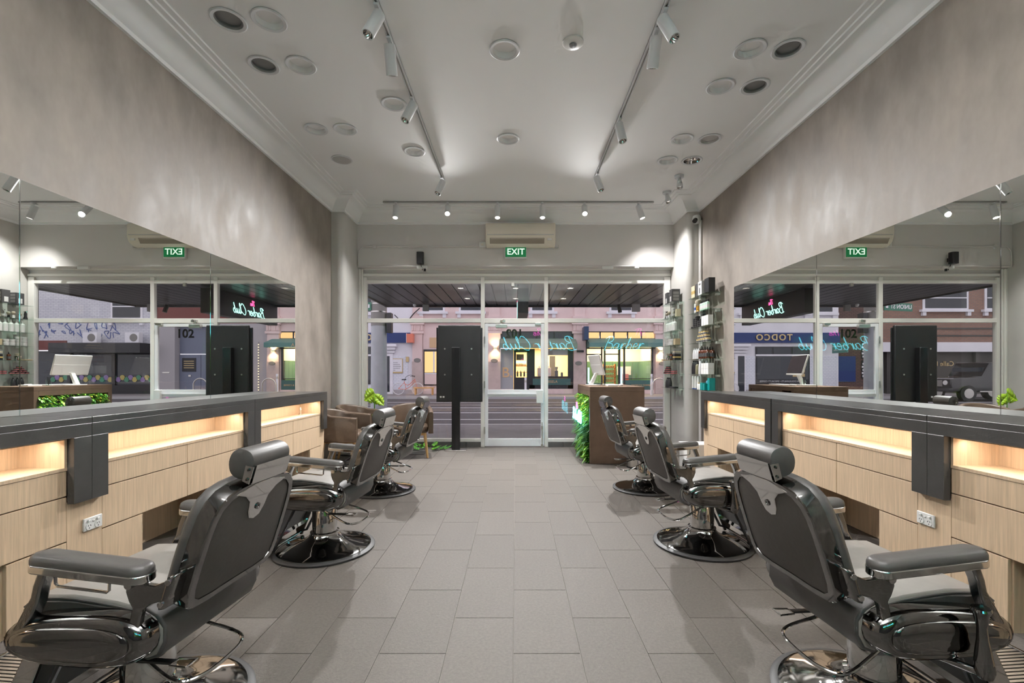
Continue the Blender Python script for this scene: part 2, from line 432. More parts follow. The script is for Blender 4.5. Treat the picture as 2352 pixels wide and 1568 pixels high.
# ---------------------------------------------------------------- ceiling fixtures
def downlight(x, y, kind, label, group=None):
    t = thing('downlight', label, 'downlight', (x, y, ZC), group=group)
    MB().lathe([(.098,.0),(.125,-.002),(.128,-.007),(.120,-.012),(.098,-.008),(.098,.0)], 32, close0=False, close1=False).build('trim_ring', 'lamp_white', t)
    if kind == 'r':
        MB().lathe([(.097,-.006),(.094,.04),(.0,.042)], 32, close0=False, close1=False).build('diffuser', 'ceiling_paint', t)
    elif kind == 'g':
        MB().lathe([(.097,-.004),(.088,.004),(.088,.02),(.0,.012)], 32, close0=False, close1=False).build('lens', 'lens_grey', t)
    elif kind == 'p':
        MB().lathe([(.097,-.004),(.090,.004),(.088,.018),(.0,.014)], 32, close0=False, close1=False).build('lens', 'grille_grey', t)
    elif kind == 'c':
        MB().lathe([(.097,-.004),(.09,.03),(.05,.06),(.0,.062)], 32, close0=False, close1=False).build('reflector', 'chrome', t)
    elif kind == 's':
        MB().lathe([(.12,-.010),(.06,-.012),(.0,-.012)], 32, close0=False, close1=False).build('speaker_grille', 'grille_grey', t)
    elif kind == 'on':
        MB().lathe([(.097,-.004),(.093,.03),(.0,.031)], 32, close0=False, close1=False).build('diffuser', 'lamp_on', t)
    return t
DLAB = ['grey glass gimbal downlight nearest the left wall, closest to camera','white recessed downlight beside the nearest left grey lens downlight',
 'second grey glass downlight along the left cornice','white recessed downlight beside the second left grey lens one','white recessed downlight just left of the left ceiling track, nearer one',
 'white recessed downlight in far left pair, by the cornice','white recessed downlight in far left pair, nearer the track','flat round ceiling speaker with fine grille, far left by the cornice',
 'white recessed downlight beside left track, farther one','white recessed downlight in the middle of ceiling between tracks, nearer','white recessed downlight in the middle of ceiling, farther',
 'white recessed downlight right of right track, nearest to camera','grey lens downlight by the right cornice, nearest to camera','second white recessed downlight on the right side',
 'second grey lens downlight by the right cornice','third white recessed downlight on the right side','frosted downlight third along the right cornice','fourth white recessed downlight on the right, farthest',
 'chrome reflector downlight farthest along the right cornice']
for (px, py, k), lb in zip(DL, DLAB):
    x, y = on_ceiling(px, py); downlight(x, y, k, lb, 'ceiling downlights')
for x, y in REAR:  # unseen lit downlights, added only to fill the room with light
    t = downlight(x, y, 'on', f'added lit fill downlight out of view, {"left" if x < -1 else "right" if x > 1 else "middle"}, above the {"rear of the salon" if y < 0 else "nearest chairs"}', 'added fill downlights above the rear of the salon')
    lamp_light('downlight_fill', 'SPOT', (0, 0, -.02), (0, 0, -1), REAR_FILL_W, size=.09, angle=165, blend=1, parent=t)
x, y = on_ceiling(1316, 96)
t = thing('smoke_detector', 'small round white ceiling sensor between the two tracks', 'smoke detector', (x, y, ZC))
MB().lathe([(.085,0),(.085,-.012),(.07,-.02),(.03,-.022),(.0,-.022)], 28, close0=False).build('base', 'white_plastic', t)
MB().lathe([(.03,-.02),(.028,-.035),(.0,-.038)], 16, close0=False).build('sensor', 'lens_grey', t)

TR = .018
def track(label, p0, p1):
    t = thing('lighting_track', label, 'track', p0)
    p0, p1 = Vector(p0), Vector(p1); d_ = p1-p0
    if abs(d_.y) > abs(d_.x):
        MB().box(-TR, -.007, 0, d_.y, -.022, 0).box(.007, TR, 0, d_.y, -.022, 0).box(-TR, TR, 0, d_.y, -.006, 0).build('rail', 'lamp_white', t, smooth=0)
        bx(-.007, .007, 0, d_.y, -.010, -.0061).build('conductor_slot', 'grille_grey', t, smooth=0)
        for a in (0, d_.y): bx(-TR-.002, TR+.002, a-.012, a+.012, -.024, 0).build('end_cap', 'lamp_white', t, smooth=0)
        bx(-TR-.001, TR+.001, d_.y*.42-.04, d_.y*.42+.04, -.0235, 0).build('joiner', 'lamp_white', t, smooth=0)
    else:
        MB().box(0, d_.x, -TR, -.007, -.022, 0).box(0, d_.x, .007, TR, -.022, 0).box(0, d_.x, -TR, TR, -.006, 0).build('rail', 'track_grey', t, smooth=0)
        for a in (0, d_.x): bx(a-.012, a+.012, -TR-.002, TR+.002, -.024, 0).build('end_cap', 'track_grey', t, smooth=0)
track('long white ceiling track left of centre, running towards the window', (-1.0, -1.2, ZC), (-1.0, 6.42, ZC))
track('long white ceiling track right of centre, running towards the window', (1.09, -1.2, ZC), (1.09, 6.30, ZC))
track('grey ceiling track across the room in front of window', (-2.06, 7.26, ZC), (2.15, 7.26, ZC))
def track_spot(x, y, direction, label, lit=False, group='cylindrical track spotlights'):
    t = thing('track_spotlight', label, 'spotlight', (x, y, ZC-.022), group=group)
    MB().box(-.016, .016, -.05, .05, -.018, 0).build('adapter', 'lamp_white', t, bevel=.003)
    MB().cyl((0, 0, -.015), (0, 0, -.075), .007, n=10).build('stem', 'lamp_white', t)
    dv = Vector(direction).normalized(); piv = Vector((0, 0, -.075))
    a = piv-dv*.035; b = a+dv*.215
    MB().lathe_dir(a, b, [(.0,0),(.04,0),(.045,.02),(.045,.985),(.043,1.0),(.036,1.0),(.034,.93)], 28, close0=False, close1=False).build('body', 'lamp_white', t)
    MB().lathe_dir(a, b, [(.036,.99),(.024,.86),(.012,.82),(0,.82)] if not lit else [(.0365,.985),(.034,.97),(0,.97)], 24, close0=False, close1=False).build('lens', 'lamp_on' if lit else 'chrome', t)
    return t, b+dv*.012, dv
for (x, y, dr, lb) in ((-1.0, 3.36, (-.30,-.30,-.9), 'unlit white spotlight nearest camera on left track, lens towards camera'),
    (-1.0, 3.69, (-.02,.45,-.9), 'unlit white spotlight second on left track, pointing away'),
    (-1.0, 4.49, (-.32,-.30,-.9), 'unlit white spotlight third on left track'),
    (-1.0, 6.32, (-.30,-.35,-.88), 'unlit white spotlight at far end of left track'),
    (1.09, 3.40, (.32,-.30,-.9), 'unlit white spotlight nearest camera on right track, lens towards camera'),
    (1.09, 3.60, (-.02,.45,-.9), 'unlit white spotlight second on right track, pointing away'),
    (1.09, 4.86, (.14,-.25,-.95), 'unlit white spotlight third on right track'),
    (1.09, 6.19, (.25,-.30,-.92), 'unlit white spotlight at far end of right track')):
    track_spot(x, y, dr, lb)
for (x, dr, e, lb, an) in ((-1.87, (0,-.28,-1), DOWN_W, 'lit spotlight at left end of window track, pointing down', 112),
    (-1.06, (.06,-.66,-.75), FRONT_W, 'lit spotlight on window track glaring towards camera, left one', 135),
    (-.28, (0,-.28,-1), DOWN_W, 'lit spotlight on window track left of middle, pointing down above the air conditioner', 112),
    (.42, (0,-.28,-1), DOWN_W, 'lit spotlight on window track right of middle, pointing down above the air conditioner', 112),
    (1.08, (-.06,-.66,-.75), FRONT_W, 'lit spotlight on window track glaring towards camera, right one', 135),
    (1.93, (.30,-.1,-.95), DOWN_W*.85, 'lit spotlight at right end of window track, tilted to the shelves', 120)):
    t, tip, dv = track_spot(x, 7.26, dr, lb, True)
    lamp_light('spot_glow', 'SPOT', tip, dv, e, size=.035, angle=an, blend=1, parent=t)
for px, py, dr, lb in ((1560, 403, (0,-.2,-1), 'small white ceiling spotlight near right cornice, nearer one'), (1532, 440, (.1,-.3,-1), 'small white ceiling spotlight near right cornice, farther one')):
    x, y = on_ceiling(px, py)
    t = thing('ceiling_spotlight', lb, 'spotlight', (x, y, ZC))
    MB().lathe([(.062,0),(.062,-.03),(.055,-.035),(0,-.035)], 24, close0=False).build('base', 'lamp_white', t)
    a = Vector((0, 0, -.05)); dv = Vector(dr).normalized()
    MB().cyl((0, 0, -.03), (0, 0, -.06), .01).build('stem', 'lamp_white', t)
    MB().lathe_dir(a, a+dv*.13, [(.0,0),(.025,0),(.032,.25),(.03,.27),(.038,.5),(.036,.52),(.044,.75),(.045,1),(.038,1),(.03,.9)], 24, close0=False, close1=False).build('head', 'lamp_white', t)
    MB().lathe_dir(a, a+dv*.13, [(.036,.97),(.02,.85),(0,.84)], 20, close0=False, close1=False).build('lens', 'chrome', t)

# ---------------------------------------------------------------- fittings on the front wall
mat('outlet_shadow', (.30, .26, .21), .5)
t = thing('air_conditioner', 'cream split air conditioner mounted above the door', 'air conditioner', (.08, YB, 3.31))
w2 = .565
MB().prism([(0,.0),(-.10,.0),(-.19,.05),(-.225,.12),(-.235,.20),(-.225,.34),(-.20,.355),(0,.355)], 'x', -w2, w2).build('housing', 'cream_plastic', t, bevel=.012)
bx(-w2+.03, w2-.03, -.238, -.228, .155, .165).build('panel_line', 'grille_grey', t, smooth=0)
for k in range(3): MB().box(-w2+.08, w2-.19, -.218+.018*k, -.205+.018*k, .095-.028*k, .112-.028*k).build('louvre', 'cream_plastic', t, smooth=0)
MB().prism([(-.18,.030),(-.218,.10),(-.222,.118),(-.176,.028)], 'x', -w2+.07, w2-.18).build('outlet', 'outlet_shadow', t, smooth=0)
bx(w2-.13, w2-.06, -.235, -.215, .07, .10).build('control_window', 'white_plastic', t, smooth=0)
t = thing('exit_sign', 'green and white illuminated EXIT sign below the air conditioner', 'sign', (0, YB, 3.13))
bx(-.175, .185, -.06, -.003, .0, .195).build('casing', 'white_plastic', t, bevel=.006)
bx(-.165, .175, -.064, -.059, .022, .185).build('face', 'exit_green', t, smooth=0)
text_mesh('EXIT', .142, .003, 'exit_white', 'lettering', t, (.005, -.066, .104), bold=.0015)
bx(-.165, .175, -.062, -.05, .0, .02).build('lamp_strip', 'white_plastic', t, smooth=0)
x, _, z = PXY(964.5, 608, 7.55)
t = thing('wall_speaker', 'black box speaker on the front wall left of EXIT sign', 'speaker', (x, 7.58, 3.03))
MB().prism(rrect(.115, .10, .03), 'z', .0, .19).build('cabinet', 'black_plastic', t, bevel=.004)
bx(-.02, .02, .05, .098, .05, .11).build('bracket', 'black_plastic', t)
MB().tube(crom([(0,.05,.0),(.01,.06,-.04),(.03,.06,-.05),(.02,.07,-.09)], 4), .006, 6).build('lead', 'black_plastic', t)
t = thing('plug_box', 'small white power box with black plug under the speaker', 'power socket', (x+.01, YB, 2.985))
bx(-.08, .09, -.045, -.003, -.02, .03).build('box', 'white_plastic', t, bevel=.005)
MB().cyl((.05, -.03, -.02), (.05, -.03, -.06), .018).build('plug', 'black_plastic', t)
def cable_run(name, pts, r, label, cat='conduit', m='grey_paint'):
    o = MB().tube([Vector(p) for p in pts], r, 8).build(name, m); return tag(o, label, cat)
cable_run('conduit', crom([(-2.60, YB-.012, 3.02), (-2.595, YB-.012, 3.2), (-2.55, YB-.012, 3.31), (-2.4, YB-.012, 3.335), (-1.6, YB-.012, 3.33), (-.60, YB-.012, 3.345)], 6), .011, 'thin painted conduit running from left corner to air conditioner')
cable_run('conduit', [(-2.56, YB-.012, 3.012), (-1.2, YB-.012, 3.012), (0, YB-.012, 3.012), (1.98, YB-.012, 3.012)], .009, 'thin painted conduit along bottom edge of front wall')
cable_run('conduit', crom([(.08+.45, YB-.02, 3.305), (.7, YB-.02, 3.30), (.72, YB-.02, 3.36)], 4), .010, 'short curved pipe under right end of air conditioner')
tag(MB().lathe([(.035,0),(.035,-.03),(0,-.035)], 16, axis='y', close0=False).build('junction_box', 'grey_paint', loc=(-2.33, YB, 3.335)), 'round painted junction box on front wall at left', 'junction box')
t = thing('isolator_switch', 'small white isolator switch left of the air conditioner', 'switch', (-.545, YB, 3.36))
bx(-.055, .055, -.04, -.002, -.04, .045).build('body', 'white_plastic', t, bevel=.006)
bx(-.02, .02, -.048, -.04, -.015, .02).build('rocker', 'cream_plastic', t, bevel=.003)
tag(bx(-.09, .09, -.05, -.002, -.03, .02).build('sensor_box', 'white_plastic', bevel=.006, loc=(1.52, YB, 2.985)), 'white rectangular box on window head right of door', 'sensor')
tag(MB().lathe([(.04,0),(.04,-.03),(.02,-.05),(0,-.05)], 16, close0=False).build('dome_sensor', 'white_plastic', loc=(2.0, YB-.03, 3.0)), 'small white dome sensor at right of window head', 'sensor')
# security camera and vertical pipes at the right corner
t = thing('security_camera', 'small white dome security camera high on right wall corner', 'camera', (W-.0, 7.0, 3.60))
MB().lathe([(.0,.02),(.05,.02),(.065,-.02),(.06,-.06),(.035,-.095),(0,-.10)], 20, c=(-.075, 0, 0)).build('housing', 'white_plastic', t)
MB().lathe_dir((-.1, -.03, -.05), (-.13, -.06, -.08), [(.034,0),(.034,1),(0,1)], 16).build('lens', 'black_gloss', t)
for i, yy in enumerate((6.985, 7.03)):
    cable_run('wall_pipe', [(W-.016, yy, .02), (W-.016, yy, 3.55)], .016, ('thin grey vertical pipe on right wall by the shelves, nearer one', 'thin grey vertical pipe on right wall by the shelves, farther one')[i], 'pipe')

# added uplights, unseen from the camera, that brighten the ceiling as fill
for i, y in enumerate((1.2, -.9)):
    t = thing('fill_uplight', ('added white fill uplight, out of view above the nearest chairs', 'added white fill uplight, out of view at the rear of the salon')[i], 'fill lamp', (0, y, ZC))
    MB().box(-.9, .9, -.07, .07, -1.12, -1.10).box(-.9, .9, -.07, -.06, -1.10, -1.03).box(-.9, .9, .06, .07, -1.10, -1.03).box(-.91, -.90, -.07, .07, -1.12, -1.03).box(.90, .91, -.07, .07, -1.12, -1.03).build('housing', 'lamp_white', t, smooth=0)
    for x in (-.7, .7): MB().cyl((x, 0, 0), (x, 0, -1.10), .003, n=6).build('cord', 'steel', t)
    bx(-.88, .88, -.05, .05, -1.098, -1.095).build('diffuser', 'upfill_on', t, smooth=0)
    lamp_light('uplight_fill', 'AREA', (0, 0, -1.08), (0, 0, 1), UPFILL_W*(1, .35)[i], size=(1.7, .10), parent=t).data.spread = math.radians(120)
# ================================================================= STYLING STATIONS
ST_L = 1.615
def station(side, y0, i):
    sn = 'left' if side < 0 else 'right'
    pos = ('nearest the camera', 'middle of three', 'nearest the window')[i]
    X = lambda v: side*(-v)
    root_loc = (side*W, y0, 0)
    def B(v0, v1, u0, u1, z0, z1): return bx(X(v0), X(v1), u0, u1, z0, z1)
    t = thing('stone_counter', f'dark grey stone counter on {sn} wall, {pos}', 'counter', root_loc)
    B(.012, .45, .001, ST_L-.001, .985, 1.02).build('top', 'stone', t, smooth=0, bevel=.003)
    B(.41, .45, .001, ST_L-.001, .915, .985).build('fascia', 'stone', t, smooth=0, bevel=.002)
    for a, b in ((.001, .105), (ST_L-.105, ST_L-.001)):
        B(.411, .4495, a, b, .56, .915).build('leg_panel', 'stone', t, smooth=0, bevel=.002)
    c = thing('station_cabinet', f'light oak drawer cabinet under stone counter on {sn} wall, {pos}', 'cabinet', root_loc)
    B(.02, .39, .105, ST_L-.105, .37, .735).build('carcass', 'oak_edge', c, smooth=0)
    u0, u1 = .107, ST_L-.107; g = .0025; um = ST_L/2
    for (z0, z1) in ((.604, .737), (.362, .598)):
        for a, b in ((u0, um-g), (um+g, u1)):
            B(.392, .41, a, b, z0, z1).build('drawer', 'oak', c, smooth=0, bevel=.0015)
    for a, b, pu in ((u0, .40, .40), (ST_L-.40, u1, ST_L-.40)):
        B(.392, .41, a, b, .02, .355).build('door', 'oak', c, smooth=0, bevel=.0015)
        B(.05, .39, pu-.009, pu+.009, .0, .362).build('pedestal_side', 'oak', c, smooth=0)
    B(.03, .05, .11, ST_L-.11, 0, .37).build('knee_back', 'oak', c, smooth=0)
    B(.30, .41, -.105, .105, 0, .57).build('post_panel', 'oak', c, smooth=0, bevel=.001)
    if i == 2: B(.05, .41, ST_L-.105, ST_L-.004, 0, .56).build('end_panel', 'oak', c, smooth=0, bevel=.001)
    # lit display niche
    n = thing('display_niche', f'open oak display niche with warm strip light, {sn} wall, {pos}', 'niche', root_loc)
    nb = .15
    B(nb, nb+.012, u0, u1, .742, .915).build('back_board', 'oak', n, smooth=0)
    B(nb, .414, u0, u1, .740, .757).build('shelf_board', 'oak', n, smooth=0)
    B(nb, .412, u0, u1, .905, .920).build('top_board', 'oak', n, smooth=0)
    for a in (u0, u1-.014): B(nb, .413, a, a+.014, .757, .906).build('side_board', 'oak', n, smooth=0)
    B(.365, .378, u0+.02, u1-.02, .9005, .905).build('led_strip', 'led_strip', n, smooth=0)
    if side > 0 and i == 0: B(.163, .172, ST_L-.38, ST_L-.368, .757, .905).build('cable', 'oak_edge', n, smooth=0)  # thin dark upright strip put in for a gap in the niche back
    lamp_light('niche_glow', 'AREA', (X(.36), ST_L/2, .898), (X(-.25), 0, -1), NICHE_W, color=(1, .93, .82), size=(ST_L-.30, .02), parent=n)
def mirror(side, y0, y1, i):
    sn = 'left' if side < 0 else 'right'
    pos = ('nearest the camera', 'middle of three', 'nearest the window')[i]
    o = bx(side*(-.0005), side*(-.007), .002, y1-y0-.002, 0, 1.335).build('wall_mirror', 'mirror', smooth=0, loc=(side*W, y0, 1.021))
    tag(o, f'large frameless mirror panel on {sn} wall, {pos}', 'mirror')
    bx(side*(-.0005), side*(-.0085), -.0025, .0025, 0, 1.335).build('mirror_joint', 'chrome', o, smooth=0)
LY = (.97, 2.585, 4.20); RY = (1.045, 2.66, 4.29)
for i in range(3):
    station(-1, LY[i], i); station(1, RY[i], i)
for i, (a, b) in enumerate(((.985, 2.623), (2.623, 4.263), (4.263, 5.90))): mirror(-1, a, b, i)
for i, (a, b) in enumerate(((1.05, 2.68), (2.68, 4.318), (4.318, 5.95))): mirror(1, a, b, i)
def outlet(x, y, z, side, label):
    t = thing('power_outlet', label, 'power outlet', (x, y, z), -PI/2 if side < 0 else PI/2)
    # local: -y is out of the panel after rotation handled below
    bx(-.058, .058, 0, .010, -.036, .036).build('plate', 'white_plastic', t, bevel=.004)
    for sx in (-.027, .027):
        MB().lathe([(.019,0),(.019,.003),(0,.003)], 20, c=(sx, .010, -.013), axis='y', close0=False).build('socket', 'white_plastic', t)
        for dx, dz, ang in ((-.007, .006, .5), (.007, .006, -.5), (0, -.008, 0)):
            m4 = Matrix.Translation((sx+dx, .0132, -.013+dz)) @ Matrix.Rotation(ang, 4, 'Y')
            bx(-.0014, .0014, -.001, .0006, -.004, .004).xf(m4).build('slot', 'black_plastic', t, smooth=0)
        bx(sx*1.05-.008, sx*1.05+.008, .010, .016, .012, .024).build('switch_rocker', 'white_plastic', t, bevel=.002)
    bx(-.007, .007, .010, .015, .010, .017).build('indicator', 'white_plastic', t, bevel=.002)
outlet(-2.3995, 2.625, .415, -1, 'white double power outlet on oak panel, left cabinets')
outlet(2.3995, 2.705, .41, 1, 'white double power outlet on oak panel, right cabinets')
t = thing('tattoo_bottle', 'small slim metal bottle standing in far left niche', 'bottle', (-2.56, 5.52, .757))
MB().lathe([(.022,0),(.022,.006),(.009,.012),(.009,.055),(.012,.06),(.006,.075),(.006,.09),(.0,.092)], 16).build('body', 'steel', t)
t['category'] = 'bottle'; t.name = 'metal_bottle'

# ================================================================= BARBER CHAIR (faces +x, right hand is -y)
def make_barber_chair(label):
    t = thing('barber_chair', label, 'barber chair', group='grey leather and chrome barber chairs')
    MB().lathe([(.33,.002),(.345,.004),(.347,.014),(.335,.022),(.315,.024),(.315,.004)], 56, close0=False, close1=False).build('base_ring', 'rubber', t)
    MB().lathe([(.318,.004),(.318,.026),(.30,.033),(.25,.042),(.19,.056),(.14,.075),(.11,.098),(.096,.12),(.094,.125)], 56, close0=True, close1=True).build('base', 'base_chrome', t)
    MB().lathe([(.098,.118),(.098,.13),(.084,.135),(.084,.31),(.080,.315),(.066,.316),(.066,.39)], 36).build('column', 'chrome', t)
    bx(-.17, .17, -.12, .12, .355, .385).build('mount_plate', 'black_plastic', t, bevel=.006)
    # seat cushion, a side profile swept across
    sp = [(.20,.40),(.225,.46),(.215,.515),(.17,.543),(.05,.548),(-.10,.533),(-.19,.514),(-.235,.49),(-.262,.455),(-.262,.41),(-.24,.37),(-.205,.355),(-.175,.37),(-.165,.40)]
    seat = MB().prism(sp, 'y', -.235, .235).build('seat', 'leather_seat_lit', t, bevel=.014, bseg=3, smooth=60)
    # darker side band of the cushion, right above the chrome shells
    for s in (-1, 1):
        MB().prism([(.212,.50),(.20,.516),(.16,.531),(.04,.536),(-.12,.520),(-.20,.502),(-.245,.47),(-.255,.43),(-.235,.385),(-.20,.39),(.20,.43)], 'y', s*.230, s*.242).build('seat_side', 'leather', seat, bevel=.004, smooth=60)
        pts = crom([(.21, s*.237, .508), (.165, s*.237, .534), (.05, s*.237, .540), (-.1, s*.237, .525), (-.19, s*.237, .507), (-.24, s*.237, .48)], 5)
        MB().tube(pts, .0035, 6).build('piping', 'leather', seat)
    MB().prism([(-.20,.52),(-.243,.495),(-.270,.46),(-.272,.41),(-.248,.362),(-.205,.347),(-.17,.362),(-.165,.41),(-.20,.46),(-.19,.51)], 'y', -.225, .225).build('rear_roll', 'leather', t, bevel=.010, bseg=3, smooth=60)
    # chrome side shells
    for s in (-1, 1):
        def ring(k, y):
            pts = []
            for i in range(48):
                a = 2*PI*i/48; ca, sa = math.cos(a), math.sin(a)
                ex = .72
                x = .247*math.copysign(abs(ca)**ex, ca); z = .087*math.copysign(abs(sa)**.85, sa)
                zz = z*(1-.10*x/.247)-.006*(x/.247)
                pts.append((-.010+x*(.55+.45*k), s*(y-.022), .430+zz*k))
            return pts
        rs = [ring(1, .225), ring(1, .268), ring(.97, .288), ring(.90, .303), ring(.80, .313), ring(.68, .318)]
        MB().rings(rs).build('side_shell', 'dark_reflect_chrome', t, smooth=60)
        rs = [ring(.60, .316), ring(.60, .3215), ring(.54, .325), ring(.4, .328), ring(.2, .330)]
        MB().rings(rs).build('shell_inlay', 'dark_reflect_chrome', t, smooth=60)
        # arm pad with chrome rim
        ax, aw, al = -.082, .082, .39
        rim = [(x, s*.285+y) for x, y in rrect(al, aw, .038, 6, ax, 0)]
        tl = lambda x: .07*(x-ax)
        MB().rings([[(x, y, .644+tl(x)) for x, y in rim], [(x, y, .670+tl(x)) for x, y in rim]]).build('arm_rim', 'chrome', t, bevel=.004)
        pad = []
        for k, (sc_, z) in enumerate(((.94, .666), (.97, .671), (.965, .681), (.90, .691), (.75, .697), (.45, .699))):
            pad.append([(ax+(x-ax)*(1-(1-sc_)*.28), s*.285+(y-s*.285)*sc_, z+tl(x)) for x, y in rim])
        MB().rings(pad).build('arm_pad', 'leather', t, smooth=70)
        # rear cast bracket
        MB().prism([(-.335,.645),(-.312,.626),(-.28,.613),(-.25,.616),(-.238,.636),(-.205,.646),(-.186,.628),(-.184,.59),(-.194,.562),(-.206,.542),(-.198,.510),(-.192,.478),(-.226,.478),(-.230,.510),(-.238,.537),(-.266,.556),(-.30,.566),(-.33,.570)], 'y', s*.256, s*.278).build('rear_bracket', 'cast_metal', t, bevel=.004)
        bp = [(-.318,.545),(-.290,.538),(-.325,.645),(-.356,.652)]
        MB().prism(bp, 'y', s*.226, s*.284).build('hinge_plate', 'dark_reflect_chrome', t, bevel=.008)
        for cx_, cz_ in ((-.308,.562),(-.333,.63)):
            MB().lathe([(.009,0),(.009,.006),(0,.007)], 12, c=(cx_, s*.284 if s > 0 else -.291, cz_), axis='y').build('bolt', 'chrome', t)
        MB().cyl((-.205, s*.265, .618), (-.205, s*.292, .618), .013, n=14).build('bolt', 'chrome', t)
        # front bracket, a bent bar
        fb = [(.062,.655),(.092,.657),(.112,.605),(.120,.568),(.142,.533),(.182,.462),(.158,.448),(.118,.505),(.098,.548),(.086,.60)]
        MB().prism(fb, 'y', s*.258, s*.295).build('front_bracket', 'cast_metal', t, bevel=.006)
    # towel rail under the left arm
    MB().tube([(.045,.285,.652),(.043,.285,.612),(.035,.285,.604),(-.13,.285,.592),(-.138,.285,.598),(-.14,.285,.642)], .0045, 8).build('towel_rail', 'chrome', t)
    # lever on the right hand side
    MB().lathe_dir((.055,-.34,.33), (.04,-.34,.545), [(.0,0),(.020,.0),(.026,.10),(.024,.25),(.015,.55),(.013,.72),(.020,.90),(.027,.97),(.024,1.0),(.0,.985)], 16).build('lever_handle', 'dark_reflect_chrome', t)
    MB().tube([(.05,-.34,.345),(.04,-.32,.340),(-.0,-.25,.342),(-.04,-.10,.36)], .013, 10).build('lever_arm', 'dark_reflect_chrome', t)
    # pump bar and release loop
    MB().tube(crom([(.03,-.10,.352),(-.10,-.125,.29),(-.235,-.15,.235),(-.29,-.10,.225),(-.30,0,.222),(-.29,.10,.225),(-.235,.15,.235),(-.10,.125,.29),(.03,.10,.352)], 6), .0068, 8).build('pump_bar', 'chrome', t)
    MB().box(-.23, -.1, .135, .155, .292, .300).build('release_arm', 'black_plastic', t)
    MB().tube([(-.23,.125,.296),(-.29,.12,.296),(-.29,.17,.296),(-.23,.165,.296)], .004, 6, closed=True).build('release_loop', 'chrome', t)
    # footrest
    fr = MB()
    for s in (-1, 1):
        MB().prism([(.15,.36),(.215,.36),(.33,.13),(.345,.05),(.335,.015),(.29,.015),(.275,.06)], 'y', s*.215, s*.232).build('footrest_side', 'chrome', t, bevel=.004)
        MB().tube([(.11, s*.205, .33), (.25, s*.205, .06), (.30, s*.205, .05)], .010, 8).build('footrest_strut', 'black_plastic', t)
    MB().prism([(.175,.355),(.19,.36),(.305,.125),(.29,.12)], 'y', -.205, .205).build('calf_pad', 'leather', t, bevel=.006)
    MB().cyl((.31, -.215, .035), (.31, .215, .035), .012, n=10).build('footrest_axle', 'chrome', t)
    fp = MB().box(.30, .74, -.25, -.235, .085, .12).box(.30, .74, .235, .25, .085, .12).box(.73, .745, -.25, .25, .085, .12).box(.30, .315, -.25, .25, .085, .12).build('foot_plate', 'chrome', t, bevel=.003)
    mb = MB()
    for k in range(24):
        y = -.232+.0194*k; mb.box(.31, .735, y, y+.012, .105, .114)
    mb.build('foot_grate', 'steel', fp, smooth=0)
    bx(.31, .735, -.236, .236, .092, .098).build('foot_tray', 'dark_reflect_chrome', fp, smooth=0)
    for s in (-1, 1): bx(.44, .47, s*.22, s*.24, .0, .09).build('foot_plate_leg', 'chrome', t)
    # backrest: local frame (y across, u up, n to the back)
    th = math.radians(18); o = Vector((-.285, 0, .512)); u = Vector((-math.sin(th), 0, math.cos(th))); nn = Vector((-math.cos(th), 0, -math.sin(th)))
    def BP(y, h, d): return o+u*h+nn*d+Vector((0, y, 0))
    half = [(.0,.002),(.12,.0),(.19,.006),(.216,.024),(.226,.06),(.228,.15),(.226,.24),(.219,.31),(.203,.352),(.170,.382),(.115,.398),(.05,.404)]
    out = [(y, h) for y, h in half]+[(-y, h) for y, h in reversed(half[1:])]
    def rg(k, d, dh=0): return [BP(y*k, .21+(h-.21)*k+dh, d) for y, h in out]
    MB().rings([rg(.965, .0), rg(1.0, -.010), rg(1.0, -.030), rg(.95, -.048), rg(.82, -.060), rg(.5, -.066)]).build('back_cushion', 'leather', t, smooth=70)
    MB().rings([rg(1.015, -.008), rg(1.02, -.003), rg(1.02, .042), rg(1.0, .047), rg(.90, .047), rg(.895, .042)], close0=False, close1=False).build('back_shell', 'dark_reflect_chrome', t, smooth=35)
    MB().rings([rg(.90, .036), rg(.90, .0425), rg(.87, .0445)], close0=False).build('back_panel', 'leather_back', t, smooth=30)
    tongue = [(-.14,.378),(-.085,.358),(-.052,.33),(-.043,.29),(-.028,.262),(0,.252),(.028,.262),(.043,.29),(.052,.33),(.085,.358),(.14,.378),(.05,.400),(-.05,.400)]
    MB().rings([[BP(y, h, .043) for y, h in tongue], [BP(y, h, .049) for y, h in tongue]]).build('back_tongue', 'chrome', t, bevel=.002, smooth=30)
    MB().lathe_dir(BP(0, .302, .049), BP(0, .302, .053), [(.012,0),(.012,1),(.007,1),(.006,.4),(0,.4)], 16).build('lock', 'dark_reflect_chrome', t)
    # headrest
    hc = BP(0, .470, .016); th2 = math.radians(10)
    hu = Vector((-math.sin(th2), 0, math.cos(th2))); hn = Vector((-math.cos(th2), 0, -math.sin(th2)))
    HK = .74
    hp = [(.045,-.048),(.05,.0),(.048,.03),(.03,.054),(0,.064),(-.035,.062),(-.062,.04),(-.072,.0),(-.06,-.04),(-.035,-.060),(.0,-.066),(.03,-.062)]
    hp = [(a.x, a.y) for a in crom([(p[0]*HK, p[1]*.80, 0) for p in hp], 3, True)]
    def hr(k, y): return [hc+hn*(a*k-.01*(1-k))+hu*(b*k)+Vector((0, y, 0)) for a, b in hp]
    MB().rings([hr(.9, -.107), hr(.98, -.105), hr(1, -.097), hr(1, .097), hr(.98, .105), hr(.9, .107)]).build('headrest', 'leather', t, smooth=50)
    pl = [(.042,.005),(.046,.005),(.038,-.062),(.034,-.062)]
    MB().rings([[hc+hn*a+hu*b+Vector((0, y, 0)) for a, b in pl] for y in (-.1, .1)]).build('headrest_plate', 'chrome', t, smooth=30)
